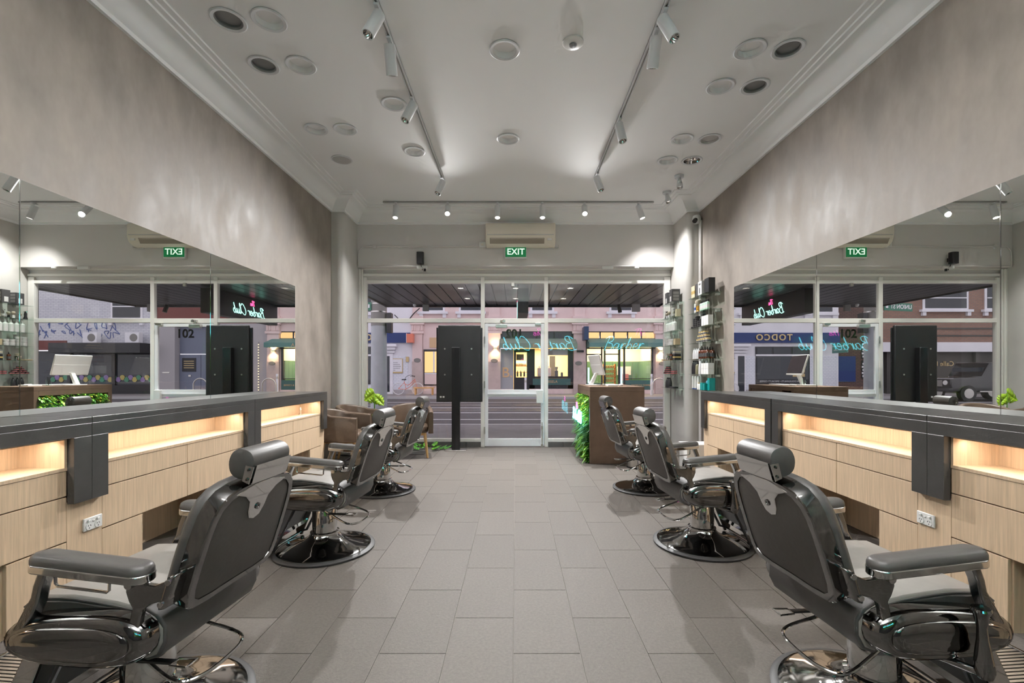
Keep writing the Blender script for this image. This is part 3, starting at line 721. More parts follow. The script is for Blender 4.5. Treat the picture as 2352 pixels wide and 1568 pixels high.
    for s in (-1, 1):
        q = [(.042,.0),(.012,.0),(.008,-.055),(.034,-.062)]
        MB().rings([[hc+hn*a+hu*b+Vector((0, s*y, 0)) for a, b in q] for y in (.107, .1095)]).build('headrest_bracket', 'chrome', t, smooth=30)
        for b in (-.012, -.045):
            p = hc+hn*.025+hu*b
            MB().lathe_dir(p+Vector((0, s*.109, 0)), p+Vector((0, s*.115, 0)), [(.005,0),(.005,.7),(0,1)], 10).build('bolt', 'dark_reflect_chrome', t)
    MB().rings([[BP(y, .385, d) for y, d in ((-.06,-.01),(.06,-.01),(.06,.03),(-.06,.03))], [BP(y, .418, d) for y, d in ((-.05,-.005),(.05,-.005),(.05,.025),(-.05,.025))]]).build('headrest_mount', 'cast_metal', t, bevel=.005)
    for y in (-.03, .03):
        MB().cyl(BP(y, .40, .012), hc+hn*.02+hu*(-.03)+Vector((0, y, 0)), .007, n=10).build('headrest_post', 'chrome', t)
    # maker's tag on the right hand side of the cushion
    tg = bx(-.14, -.08, -.2445, -.242, .503, .519).build('maker_tag', 'black_plastic', t, smooth=0)
    text_mesh('SALON & CO', .0088, .0006, 'white_plastic', 'tag_lettering', tg, (-.11, -.2452, .511), (PI/2, 0, 0))
    return t
CH = [(-1.36, 1.72, 175, 'grey barber chair on left row nearest camera, back turned to camera'),
      (-1.37, 3.33, 175, 'grey barber chair in the middle of left row'),
      (-1.42, 4.95, 175, 'grey barber chair in left row nearest the window'),
      (1.36, 1.76, 5, 'grey barber chair on right row nearest camera, back turned to camera'),
      (1.375, 3.42, 5, 'grey barber chair in the middle of right row'),
      (1.41, 5.04, 5, 'grey barber chair in right row nearest the reception desk')]
c0 = make_barber_chair(CH[0][3]); c0.location = (CH[0][0], CH[0][1], 0); c0.rotation_euler = (0, 0, math.radians(CH[0][2]))
for x, y, a, lb in CH[1:]: dup(c0, (x, y, 0), math.radians(a), lb)
# ================================================================= RECEPTION DESK
def leaf_blade(mb, base, direction, length, width, droop=.2, segs=3, fold=.15):
    d = Vector(direction).normalized(); side = d.cross(Vector((0, 0, 1)))
    if side.length < .05: side = Vector((1, 0, 0))
    side.normalize(); up = side.cross(d); base = Vector(base); vs = []; fs = []
    prof = {3: (.25, 1, .75, .0), 2: (.35, 1, 0)}[segs]
    for k in range(segs+1):
        t = k/segs; c = base+d*(length*t)+Vector((0, 0, -droop*length*t*t)); w = width*.5*prof[k]
        vs += [c-side*w+up*(fold*w), c, c+side*w+up*(fold*w)]
    for k in range(segs):
        for j in (0, 1): fs.append((k*3+j, k*3+j+1, k*3+4+j, k*3+3+j))
    mb.add(vs, fs)
DX, DXR, DY0, DY1 = 1.024, 1.775, 6.38, 7.62
desk = thing('reception_desk', 'brown stone reception desk with plants in its side, right of door', 'reception desk', (DX, DY0, 0))
dw, dl = DXR-DX, DY1-DY0
bx(0, dw, 0, dl, 1.0, 1.06).build('top', 'stone_desk', desk, smooth=0, bevel=.003)
bx(0, dw, 0, .07, 0, 1.0).build('end_panel', 'stone_desk', desk, smooth=0, bevel=.003)
bx(0, dw, dl-.07, dl, 0, 1.0).build('end_panel', 'stone_desk', desk, smooth=0, bevel=.003)
bx(.0, .06, .07, dl-.07, .93, 1.0).build('top_rail', 'stone_desk', desk, smooth=0)
bx(.10, .13, .07, dl-.07, 0, .95).build('planting_board', 'soil', desk, smooth=0)
bx(dw-.03, dw-.01, .3, dl-.07, .1, 1.0).build('rear_panel', 'stone_desk', desk, smooth=0)
rnd = random.Random(3)
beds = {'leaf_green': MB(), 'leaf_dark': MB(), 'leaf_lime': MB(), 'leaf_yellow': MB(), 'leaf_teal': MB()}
for i in range(3600):
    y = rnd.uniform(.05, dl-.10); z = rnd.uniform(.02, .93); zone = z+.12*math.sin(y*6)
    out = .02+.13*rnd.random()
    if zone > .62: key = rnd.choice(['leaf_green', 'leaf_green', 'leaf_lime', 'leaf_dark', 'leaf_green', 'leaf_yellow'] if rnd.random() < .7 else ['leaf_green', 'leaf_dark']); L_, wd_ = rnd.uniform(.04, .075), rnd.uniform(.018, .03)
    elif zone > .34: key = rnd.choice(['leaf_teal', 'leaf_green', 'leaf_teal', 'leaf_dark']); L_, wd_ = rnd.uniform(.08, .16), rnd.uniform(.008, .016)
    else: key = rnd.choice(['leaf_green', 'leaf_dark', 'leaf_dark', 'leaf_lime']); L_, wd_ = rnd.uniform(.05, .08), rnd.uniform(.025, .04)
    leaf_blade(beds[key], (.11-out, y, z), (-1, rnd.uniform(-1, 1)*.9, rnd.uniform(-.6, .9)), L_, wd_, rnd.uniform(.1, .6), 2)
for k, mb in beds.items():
    stuff(mb.build({'leaf_green': 'broad_foliage', 'leaf_dark': 'dark_foliage', 'leaf_lime': 'lime_foliage', 'leaf_yellow': 'yellow_foliage', 'leaf_teal': 'strap_foliage'}[k], k, desk, smooth=0))  # the darker green leaves are mixed in at random
# two larger ferns spilling forward
for q, (yy, zz) in enumerate(((.95, .70), (.35, .42), (.75, .38), (.15, .12), (.6, .16))):
    mb = MB()
    for i in range(26):
        a = rnd.uniform(0, 2*PI)
        leaf_blade(mb, (.05, yy, zz), (-1, math.cos(a)*.9, math.sin(a)*.8+.2), rnd.uniform(.18, .27), .018, .5, 3)
    mb.build('fern_tuft', 'leaf_green' if q % 2 else 'leaf_teal', desk, smooth=0)
t = thing('neon_sign', 'glowing cyan and pink script neon sign among the desk plants', 'neon sign', (DX-.10, DY0+.60, .62), -PI/2)
neon_sign(t, .92, .010, 'neon_cyan', 'neon_pink')
lamp_light('neon_glow', 'AREA', (0, -.03, .05), (0, 1, -.1), 2.2, color=(.35, .85, 1), size=(.8, .12), parent=t)
# things on the desk
t = thing('monitor', 'silver all in one computer monitor on the reception desk', 'monitor', (DX+.17, DY0+.78, 1.06), math.radians(8))
bx(-.09, .09, -.11, .11, 0, .012).build('base', 'white_plastic', t, bevel=.004)
MB().prism([(-.06,.01),(.0,.01),(.075,.19),(.035,.19)], 'y', -.03, .03).build('stand', 'white_plastic', t, bevel=.004)
m4 = Matrix.Translation((.06, 0, .30)) @ Matrix.Rotation(math.radians(-17), 4, 'Y')
bx(-.012, .012, -.265, .265, -.15, .17).xf(m4).build('casing', 'white_plastic', t, bevel=.006)
bx(.0121, .0135, -.255, .255, -.125, .16).xf(m4).build('screen', 'black_gloss', t, smooth=0)
bx(-.016, -.012, -.26, .26, -.14, .02).xf(m4).build('rear_cover', 'white_plastic', t, bevel=.003)
tag(bx(-.09, .09, -.22, .22, 0, .014).build('keyboard', 'white_plastic', bevel=.004, loc=(DX+.45, DY0+.80, 1.061)), 'slim white keyboard lying on the desk', 'keyboard')
tag(MB().prism(rrect(.055, .10, .025), 'z', 0, .025).build('computer_mouse', 'white_plastic', bevel=.008, loc=(DX+.52, DY0+.42, 1.061)), 'white computer mouse on the desk', 'mouse')
tag(bx(-.07, .07, -.10, .10, 0, .02).build('note_pad', 'white_plastic', bevel=.002, loc=(DX+.36, DY0+.30, 1.061)), 'white note pad on the desk near its front edge', 'note pad')
t = thing('pen_cup', 'small clear cup with pens on the reception desk', 'pen cup', (DX+.30, DY0+.50, 1.06))
MB().lathe([(.03,0),(.033,.09)], 16, close1=False).build('cup', 'shelf_glass', t)
for k in range(3): MB().cyl((0, 0, .01), (.02*math.cos(k*2), .02*math.sin(k*2), .13), .004, n=6).build('pen', 'black_plastic', t)
# bin beside the desk
t = thing('waste_bin', 'round brushed steel waste bin beside the desk end', 'bin', (1.60, 6.16, 0))
MB().lathe([(.115,.01),(.12,.02),(.12,.30),(.117,.31),(.0,.318)], 32).build('body', 'steel', t)
MB().lathe([(.122,0),(.122,.02),(.0,.02)], 32).build('base_ring', 'black_plastic', t)
MB().box(-.03, .03, -.16, -.11, .0, .02).build('pedal', 'black_plastic', t)
t = thing('wall_phone', 'small black handset box on the end panel of reception desk', 'handset', (1.52, DY0, .30))
bx(-.03, .03, -.04, -.002, 0, .13).build('body', 'black_plastic', t, bevel=.008); bx(-.015, .015, -.05, -.04, .03, .10).build('grip', 'steel', t, bevel=.004)
t = thing('side_box', 'low white box unit between right counter and desk', 'box unit', (2.38, 6.0, 0))
bx(-.16, .40, 0, .28, .0, .30).build('body', 'white_plastic', t, bevel=.003); bx(-.17, .41, -.01, .29, .30, .325).build('lid', 'white_plastic', t, bevel=.003)

# ================================================================= DISPLAY SCREEN ON POST
t = thing('display_screen', 'tall black portrait display on a floor post, seen from behind', 'display', (-.96, 7.50, 0))
MB().box(-.17, .17, -.11, .11, 0, .012).build('floor_plate', 'steel', t, bevel=.003)
bx(-.066, .066, -.05, .04, .012, 1.66).build('post', 'black_gloss', t, bevel=.006)
bx(-.30, .39, .045, .10, .785, 2.025).build('screen_housing', 'black_plastic', t, bevel=.012)
bx(-.335, .405, .09, .125, .77, 1.99).build('screen', 'black_gloss', t, bevel=.006)
bx(-.32, .42, .085, .092, .775, 1.985).build('screen_bezel', 'black_plastic', t, bevel=.003)
for xx in (-.19, .245):
    for zz in (1.64, 1.22): MB().lathe([(.014,0),(.014,.004),(.006,.004),(.005,.001),(0,.001)], 14, c=(xx, .041, zz), axis='y').build('mount_hole', 'steel', t)
for xx in (-.27, -.225): bx(xx, xx+.03, .041, .047, .845, .87).build('port', 'white_plastic', t, smooth=0)

# ================================================================= TUB CHAIRS
def tub_chair(label):
    t = thing('tub_chair', label, 'armchair', group='brown leather tub chairs in the waiting corner')
    # shell: cross sections along a U path, opening to +x
    path = []
    for k in range(25):
        a = PI/2+PI*k/24; path.append((-.05+.29*math.cos(a), .29*math.sin(a), math.sin(PI*k/24)))
    path = [(.28, .285, -.25), (.18, .292, -.18), (.06, .294, -.08)]+path+[(.06, -.294, -.08), (.18, -.292, -.18), (.28, -.285, -.25)]
    rs = []
    for i, (x, y, f) in enumerate(path):
        p0 = path[max(i-1, 0)]; p1 = path[min(i+1, len(path)-1)]
        d_ = Vector((p1[0]-p0[0], p1[1]-p0[1], 0)).normalized(); n_ = Vector((d_.y, -d_.x, 0))
        zt = .70+.075*max(f, 0)**.8+.10*min(f, 0); zb = .36; w_ = .032
        sec = [(-w_, zb), (w_, zb), (w_, zt-.025), (w_*.7, zt-.006), (0, zt), (-w_*.7, zt-.006), (-w_, zt-.025)]
        rs.append([Vector((x, y, 0))+n_*a+Vector((0, 0, z)) for a, z in sec])
    MB().rings(rs).build('shell', 'brown_leather', t, smooth=60, bevel=.008)
    MB().tube([(p.x, p.y, p.z) for p in [sum(r[3:6], Vector())/3 for r in rs]], .004, 6).build('top_seam', 'brown_leather', t)
    for s in (-1, 1): MB().tube([rs[0 if s > 0 else -1][j] for j in range(7)], .004, 6, closed=True).build('front_piping', 'brown_leather', t)
    seat = []
    for k, z in ((.97, .37), (1.0, .40), (1.0, .445), (.96, .465), (.8, .474)):
        seat.append([(.02+x*k, y*k, z) for x, y in rrect(.52, .50, .12, 5)])
    MB().rings(seat).build('seat', 'brown_leather', t, smooth=60)
    bx(-.2, .24, -.2, .2, .33, .37).build('seat_rail', 'beech', t, bevel=.004)
    for sx in (-1, 1):
        for sy in (-1, 1):
            MB().lathe_dir((sx*.20+.02, sy*.20, .36), (sx*.25+.02, sy*.24, 0), [(.025,0),(.016,1)], 12).build('leg', 'beech', t)
    return t
tc = tub_chair('brown leather tub chair by window with beech legs, facing the room'); tc.location = (-1.58, 7.02, 0); tc.rotation_euler = (0, 0, math.radians(-78))
dup(tc, (-2.32, 6.25, 0), math.radians(0), 'brown leather tub chair next to end of left counter, nearest one')
dup(tc, (-2.30, 6.92, 0), math.radians(-12), 'brown leather tub chair in left corner, half hidden behind the nearest one')

# ================================================================= MONSTERA AND FLOOR PLANTS
def monstera_leaf(parent, base, tip, up, width, m, notches=5):
    base, tip = Vector(base), Vector(tip); ax = tip-base; L_ = ax.length; a = ax.normalized(); u_ = Vector(up); s_ = a.cross(u_).normalized(); u_ = s_.cross(a)
    mb = MB(); N_ = 26
    def half(sgn):
        c = []
        for k in range(N_+1):
            t_ = k/N_; w = width*(math.sin(PI*min(1, t_*.92+.10))**.7)
            cut = .45 if (k % 5 in (3,) and 3 < k < N_-2) else 1.0
            e = base+a*(L_*(t_-.04-.10*(w/width)))+s_*(sgn*w*cut)+u_*(-.25*w*cut*cut-.05*math.sin(t_*PI)*L_)
            c.append((base+a*(L_*t_)+u_*(-.05*math.sin(t_*PI)*L_), e))
        vs = [p for pr in c for p in pr]; fs = [(2*i, 2*i+2, 2*i+3, 2*i+1) for i in range(N_)]
        mb.add(vs, fs)
    half(1); half(-1)
    o = mb.build('leaf', m, parent, smooth=60)
    sd = o.modifiers.new('s', 'SOLIDIFY'); sd.thickness = .002
    return o
t = thing('monstera_plant', 'potted monstera with bright lime leaf in the left window corner', 'plant', (-2.26, 7.42, 0))
MB().lathe([(.11,0),(.14,.22),(.135,.24),(.12,.24),(.115,.20),(0,.20)], 24).build('pot', 'white_plastic', t)
for b, tp, up, wd_, m_ in (((.0,0,.93),(-.16,-.02,.80),(.15,-.9,.4),.15,'leaf_lime'), ((.02,-.02,.88),(.17,-.03,.72),(-.1,-.9,.5),.085,'leaf_lime'),
    ((.05,.05,.55),(.22,-.05,.50),(0,0,1),.10,'leaf_green'), ((-.05,.0,.60),(-.22,.05,.62),(0,-.3,1),.10,'leaf_lime'), ((.1,-.2,.62),(.17,-.38,.55),(.4,0,1),.07,'leaf_lime'), ((.2,-.28,.42),(.26,-.42,.36),(0,-.5,1),.07,'leaf_green'),
    ((-.05,-.4,.35),(-.10,-.6,.28),(0,0,1),.09,'leaf_lime')):
    monstera_leaf(t, b, tp, up, wd_, m_)
    MB().tube(crom([(0, 0, .2), (b[0]*.4, b[1]*.4, b[2]*.6+.08), b], 4), .005, 6).build('stalk', 'leaf_green', t)
t = thing('floor_plant', 'low dark leafy plant on the floor under the window', 'plant', (-1.42, 7.50, 0))
for k in range(16):
    a = k*2.4; r_ = .05+.012*k
    b = (r_*math.cos(a)*1.4, r_*math.sin(a)*.5, .03+.015*(k % 4)); tp = (b[0]+.13*math.cos(a), b[1]+.09*math.sin(a), b[2]+.05)
    monstera_leaf(t, b, tp, (0, -.3, 1), .045, 'leaf_dark' if k % 3 else 'leaf_green')
tag(MB().box(-.32, .22, -.22, .14, .0, .006).build('door_mat', 'leather_back', smooth=0, loc=(-1.62, 7.30, .0005)), 'dark floor mat under the window tub chair', 'mat')
tag(MB().tube(crom([(-2.36,6.02,.012),(-2.25,6.15,.012),(-2.32,6.3,.05),(-2.2,6.38,.012),(-2.1,6.3,.012),(-2.2,6.2,.03),(-2.3,6.28,.012),(-2.4,6.5,.012),(-2.45,6.9,.012),(-2.7,7.0,.012)], 6), .008, 6).build('power_cable', 'black_plastic'), 'tangled black power cable on floor beside left counter end', 'cable')

# ================================================================= REAR WALL (behind the camera, seen in reflections)
t = thing('wall_neon_sign', 'large cyan script neon sign reflected in the shop window', 'neon sign', (.90, YR+.10, 2.34), PI)
neon_sign(t, 2.75, .014, 'neon_core', 'neon_pink')
pl = thing('plant_wall', 'panel of green leaves on the rear wall, seen in the chrome', 'plant wall', (.9, YR, 1.3))
bx(-1.6, 1.6, 0, .03, 0, 1.9).build('backing', 'leaf_dark', pl, smooth=0)
mb = MB(); rnd = random.Random(9)
for i in range(1500):
    leaf_blade(mb, (rnd.uniform(-1.58, 1.58), .03, rnd.uniform(.02, 1.86)), (rnd.uniform(-1, 1), .9, rnd.uniform(-.8, .6)), rnd.uniform(.06, .12), rnd.uniform(.025, .045), .3, 2)
stuff(mb.build('foliage', 'leaf_green', pl, smooth=0))

# ================================================================= PRODUCT SHELVES
for nm, c, r in (('p_white', (.80,.79,.77), .4), ('p_black', (.02,.02,.022), .4), ('p_amber', (.10,.025,.008), .15), ('p_teal', (.0,.26,.25), .4), ('p_blue', (.05,.12,.42), .4), ('p_sky', (.15,.45,.65), .35),
    ('p_gold', (.62,.44,.16), .35), ('p_tan', (.60,.47,.30), .5), ('p_mint', (.55,.80,.62), .35), ('p_grey', (.28,.27,.26), .5), ('p_charcoal', (.09,.088,.09), .5), ('p_olive', (.22,.20,.12), .4), ('p_pink', (.55,.16,.16), .5),
    ('p_silver', (.7,.7,.72), .25), ('p_cream', (.78,.68,.48), .6), ('p_ambwood', (.55,.28,.03), .3)):
    mat(nm, c, r)
mat('bristle', (.50, .44, .34), .8, var=.3, vscale=60)
def shelf(name, label, x0, x1, y0, y1, z, wx):
    t = thing(name, label, 'shelf', (0, 0, z))
    bx(x0, x1, y0, y1, -.006, 0).build('glass_board', 'shelf_glass', t, smooth=0)
    for yy in (y0+.09, y1-.12): bx(wx-.05 if wx > x0 else wx, wx, yy-.03, yy+.03, -.035, -.006).build('bracket', 'white_plastic', t, bevel=.002)
SZ = [2.357, 2.13, 1.91, 1.686, 1.453, 1.233, 1.012]
RX0, RX1, RY0, RY1 = 2.61, W, 6.30, 7.0
PX0, PX1, PY0, PY1 = 2.43, PX, 7.20, 7.74
RL = ['boxed clippers', 'shaving brush and mint bottles', 'black tins', 'gold lidded jars', 'amber pump bottles', 'white cartons and dark bottles', 'teal cartons and white tubes']
PL = ['two dark grey boxes', 'shaving brushes and razor stand', 'white pump bottles', 'white tubs', 'brush, brown bottle and black boxes', 'pyramid of dark tins', 'black spray bottles']
for z, l in zip(SZ, RL): shelf('glass_shelf', f'glass shelf on right wall holding {l}', RX0, RX1, RY0, RY1, z, W)
for z, l in zip(SZ, PL): shelf('glass_shelf', f'glass shelf on pier by window holding {l}', PX0, PX1, PY0, PY1, z, PX)
def carton(x, y, z, w, dp, h, m, label, cat='box', group=None, band=None):
    t = thing('product_box', label, cat, (x, y, z), group=group)
    bx(-w/2, w/2, -dp/2, dp/2, 0, h).build('carton', m, t, smooth=0, bevel=.0015)
    if band: bx(-w/2-.0006, w/2+.0006, -dp/2-.0006, dp/2+.0006, h*.35, h*.6).build('print_band', band, t, smooth=0)
    return t
PROTO = {}
def bottle(x, y, z, kind, label, group=None):
    if kind in PROTO: return dup(PROTO[kind], (x, y, z), 0, label, group)
    R_, H_, mb_, cap, style = {'amber': (.030,.125,'p_amber','p_black','pump'), 'mint': (.024,.115,'p_mint','p_black','cap'), 'whitepump': (.034,.15,'p_white','p_white','pump'),
        'olive': (.034,.15,'p_olive','p_black','pump'), 'dark': (.028,.20,'p_black','p_black','taper'), 'silver': (.03,.21,'p_silver','p_silver','taper'), 'tube': (.022,.19,'p_white','p_blue','tube'),
        'small': (.027,.085,'p_white','p_tan','cap'), 'blue': (.028,.14,'p_sky','p_black','cap'), 'clear': (.028,.16,'p_silver','p_silver','taper'), 'blackspray': (.03,.16,'p_black','p_black','taper'), 'brown': (.026,.10,'p_amber','p_black','pump')}[kind]
    t = thing('bottle', label, 'bottle', (x, y, z), group=group); PROTO[kind] = t
    if style == 'taper': MB().lathe([(R_,0),(R_,H_*.5),(R_*.6,H_*.85),(R_*.3,H_*.9)], 16).build('body', mb_, t); MB().lathe([(R_*.34,H_*.88),(R_*.34,H_),(0,H_)], 12).build('cap', cap, t)
    elif style == 'tube': MB().lathe([(R_,.012),(R_,H_*.9),(R_*.9,H_)], 16).build('body', mb_, t); MB().lathe([(R_*.9,0),(R_*.9,.014)], 12).build('cap', cap, t)
    else:
        MB().lathe([(R_,0),(R_,H_*.8),(R_*.85,H_*.9),(R_*.4,H_*.97)], 16).build('body', mb_, t)
        if style == 'pump': MB().lathe([(R_*.4,H_*.96),(R_*.42,H_*1.12),(R_*.15,H_*1.13),(R_*.15,H_*1.22),(R_*.3,H_*1.23),(R_*.3,H_*1.28),(0,H_*1.28)], 12).build('pump', cap, t)
        else: MB().lathe([(R_*.55,H_*.95),(R_*.55,H_*1.2),(0,H_*1.2)], 12).build('cap', cap, t)
    if kind in ('amber', 'mint', 'blue', 'brown'): MB().lathe([(R_+.0006,H_*.2),(R_+.0006,H_*.62)], 16, close0=False, close1=False).build('paper_label', 'p_charcoal' if kind in ('amber', 'brown') else 'p_white', t)
    return t
def jar(x, y, z, kind, label, group=None):
    if kind in PROTO: return dup(PROTO[kind], (x, y, z), 0, label, group)
    R_, H_, mb_, lid, bd = {'goldjar': (.036,.05,'p_white','p_gold','p_charcoal'), 'blacktin': (.036,.028,'p_black','p_charcoal',None), 'whitetub': (.040,.05,'p_white','p_white',None), 'darktin': (.036,.030,'p_charcoal','p_black','p_pink'), 'redtin': (.034,.028,'p_pink','p_charcoal',None)}[kind]
    t = thing('jar', label, 'jar', (x, y, z), group=group); PROTO[kind] = t
    MB().lathe([(R_*.95,0),(R_,.004),(R_,H_*.7)], 18).build('body', mb_, t); MB().lathe([(R_*1.03,H_*.68),(R_*1.03,H_),(0,H_)], 18).build('lid', lid, t)
    if bd: MB().lathe([(R_+.0007,H_*.15),(R_+.0007,H_*.55)], 18, close0=False, close1=False).build('paper_label', bd, t)
    return t
def brush(x, y, z, k, handle, label):
    t = thing('shaving_brush', label, 'shaving brush', (x, y, z))
    MB().lathe([(.03*k,0),(.032*k,.01*k),(.024*k,.02*k),(.03*k,.05*k),(.022*k,.075*k),(.024*k,.085*k)], 18).build('handle', handle, t)
    MB().lathe([(.022*k,.084*k),(.036*k,.115*k),(.043*k,.14*k),(.036*k,.162*k),(.015*k,.172*k),(0,.173*k)], 18).build('bristles', 'bristle', t)
ORD = ('nearest to camera', 'second', 'third', 'fourth', 'fifth')
# right wall, top to bottom (near end first)
z = SZ[0]
carton(2.68, 6.40, z, .09, .15, .20, 'p_black', 'black carton at near end of top shelf, right wall')
cw = carton(2.67, 6.58, z, .11, .13, .19, 'p_white', 'white carton with product name on top shelf, right wall')
text_mesh('uno', .05, .001, 'p_charcoal', 'lettering', cw, (-.0565, 0, .155), (PI/2, 0, -PI/2)); bx(-.057, -.055, -.01, .01, .02, .10).build('printed_bottle', 'p_black', cw, smooth=0)
carton(2.70, 6.74, z, .12, .12, .19, 'p_charcoal', 'dark carton third along the top shelf, right wall')
carton(2.70, 6.90, z, .12, .13, .18, 'p_cream', 'yellow patterned carton at far end of top shelf, right wall', band='p_gold')
z = SZ[1]
for k in range(5): bottle(2.655, 6.40+.055*k, z, 'mint', f'pale mint bottle with black cap on right wall shelf, {ORD[k]} of five', 'mint bottles on the second shelf')
brush(2.65, 6.72, z, 1.05, 'p_ambwood', 'large shaving brush with amber handle on right wall shelf')
carton(2.72, 6.82, z, .10, .04, .15, 'p_charcoal', 'slim dark carton beside the amber handled brush')
carton(2.72, 6.90, z, .10, .06, .15, 'p_white', 'white carton with blue stripe on second shelf', band='p_blue')
z = SZ[2]
for k, yy in enumerate((6.38, 6.46, 6.54)): carton(2.67, yy, z, .07, .07, .14, 'p_white', f'white carton {("nearest", "in the middle", "farthest")[k]} of three beside black tins')
for c_, (yy, n_) in enumerate(((6.63, 4), (6.71, 3), (6.80, 6), (6.88, 5), (6.95, 1))):
    for k in range(n_): jar(2.67, yy, z+k*.0285, 'blacktin', f'flat black tin, {("bottom", "second", "third", "fourth", "fifth", "sixth")[k]} of the stack {ORD[c_]} on third shelf', 'black tins on the third shelf')
carton(2.74, 6.76, z, .05, .06, .20, 'p_charcoal', 'dark carton with blue band behind the black tins', band='p_sky')
z = SZ[3]
for k in range(5): jar(2.67, 6.42+.082*k, z, 'goldjar', f'white jar with gold lid, bottom row of the stack, {ORD[k]}', 'gold lidded jars')
for k in range(4): jar(2.67, 6.46+.082*k, z+.0515, 'goldjar', f'white jar with gold lid, middle row of the stack, {ORD[k]}', 'gold lidded jars')
for k in range(3): jar(2.67, 6.50+.082*k, z+.103, 'goldjar', f'white jar with gold lid, top row of the stack, {ORD[k]}', 'gold lidded jars')
z = SZ[4]
for k in range(4): bottle(2.655, 6.42+.075*k, z, 'amber', f'amber pump bottle with dark label, front row, {ORD[k]} of four', 'amber pump bottles')
for k in range(4): bottle(2.74, 6.45+.085*k, z, 'amber', f'amber pump bottle with dark label, back row, {ORD[k]} of four', 'amber pump bottles')
for k in range(3): bottle(2.67, 6.76+.075*k, z, 'clear', f'clear slim bottle beside the amber pump bottles, {ORD[k]} of three', 'clear bottles on the fifth shelf')
z = SZ[5]
for r_ in range(2):
    for k in range(3): carton(2.675, 6.38+.085*k, z+r_*.078, .08, .08, .076, 'p_white', f'small white carton on sixth shelf, {("lower", "upper")[r_]} row, {ORD[k]} of three', group='stacked white cartons')
bottle(2.66, 6.66, z, 'silver', 'tall silver bottle beside the stacked white cartons'); bottle(2.74, 6.64, z, 'silver', 'tall silver bottle behind the stacked white cartons')
bottle(2.66, 6.76, z, 'olive', 'olive pump bottle on sixth shelf')
for k in range(3): bottle(2.67, 6.83+.06*k, z, 'dark', f'tapered black bottle at far end of sixth shelf, {ORD[k]} of three', 'tapered black bottles')
z = SZ[6]
carton(2.69, 6.37, z, .08, .07, .17, 'p_teal', 'tall teal carton on the lowest right shelf')
carton(2.645, 6.45, z, .06, .06, .09, 'p_teal', 'short teal carton in front of the tall one'); carton(2.645, 6.53, z, .06, .08, .10, 'p_teal', 'wide short teal carton on the lowest right shelf')
for k in range(2): bottle(2.72, 6.47+.075*k, z, 'blue', f'pale blue bottle with black cap behind teal cartons, {ORD[k]} of two', 'pale blue bottles')
for k in range(2): bottle(2.65, 6.63+.07*k, z, 'small', f'small white bottle with tan cap on lowest right shelf, {ORD[k]} of two', 'small white bottles')
for k in range(5): bottle(2.67+.05*(k % 2), 6.76+.048*k, z, 'tube', f'white tube at far end of lowest right shelf, {ORD[k]} of five', 'white tubes')
# pier shelves
z = SZ[0]
for k, (yy, h) in enumerate(((7.34, .21), (7.55, .19))):
    b_ = carton(2.52, yy, z, .13, .12, h, 'p_charcoal', ('taller dark grey box with pictures on top pier shelf', 'shorter dark grey box behind the taller one on pier shelf')[k])
    for q in range(3): bx(-.045, .045, -.0612, -.060, .03+.05*q, .07+.05*q).build('printed_picture', 'p_grey', b_, smooth=0)
    bx(-.0662, -.065, -.03, .03, .02, .10).build('printed_picture', 'p_white', b_, smooth=0)
z = SZ[1]
carton(2.55, 7.28, z, .07, .06, .12, 'p_cream', 'cream carton at near end of second pier shelf')
t = thing('razor_set', 'chrome razor and bowl set on second pier shelf', 'razor set', (2.52, 7.36, z))
MB().lathe([(.035,0),(.04,.012),(.01,.02),(.008,.11),(.02,.12),(.02,.13),(0,.13)], 16).build('stand', 'chrome', t); MB().lathe([(.03,.025),(.036,.06),(.03,.06),(.0,.03)], 16).build('bowl', 'p_white', t)
brush(2.47, 7.46, z, .62, 'p_white', 'pale shaving brush with white handle on pier shelf'); brush(2.56, 7.47, z, .62, 'p_black', 'dark shaving brush with black handle on pier shelf'); brush(2.47, 7.56, z, .55, 'p_silver', 'small shaving brush with silver handle on pier shelf')
t = thing('hair_clipper', 'black and chrome hair clipper at window end of pier shelf', 'hair clipper', (2.50, 7.67, z))
MB().lathe([(.03,0),(.028,.02),(.018,.05),(.02,.09),(.012,.12),(0,.122)], 14).build('body', 'p_black', t); bx(-.02, .02, -.01, .01, .12, .135).build('blade', 'chrome', t)
z = SZ[2]
for k in range(5): bottle(2.50, 7.28+.085*k, z, 'whitepump', f'white pump bottle on third pier shelf, {ORD[k]} of five', 'white pump bottles')
z = SZ[3]
carton(2.53, 7.27, z, .08, .09, .10, 'p_tan', 'tan carton at near end of fourth pier shelf')
for yy, n_ in ((7.37, 2), (7.46, 2), (7.56, 3), (7.65, 3)):
    for k in range(n_): jar(2.50, yy, z+k*.051, 'whitetub', f'plain white tub, {("bottom", "second", "third")[k]} in the stack {dict(zip((7.37, 7.46, 7.56, 7.65), ORD))[yy]} on fourth pier shelf', 'white tubs')
z = SZ[4]
carton(2.53, 7.27, z, .10, .09, .09, 'p_black', 'black carton with gold band on fifth pier shelf, lower one', band='p_gold'); carton(2.53, 7.27, z+.0915, .10, .08, .07, 'p_grey', 'grey carton stacked on the black one, fifth pier shelf', band='p_cream')
bottle(2.49, 7.41, z, 'brown', 'small brown pump bottle on fifth pier shelf')
t = thing('shaving_bowl', 'chrome shaving bowl with brush on fifth pier shelf', 'shaving bowl', (2.49, 7.54, z)); MB().lathe([(.035,0),(.042,.03),(.036,.036),(.042,.04),(.042,.07),(.038,.07),(.0,.05)], 18).build('bowl', 'chrome', t); MB().lathe([(.015,.06),(.034,.09),(.036,.11),(0,.115)], 16).build('bristles', 'bristle', t)
tag(bx(-.06, .05, -.05, .05, 0, .02).build('wooden_tray', 'p_tan', bevel=.003, loc=(2.49, 7.67, z)), 'small pale wooden tray at window end of fifth pier shelf', 'tray')
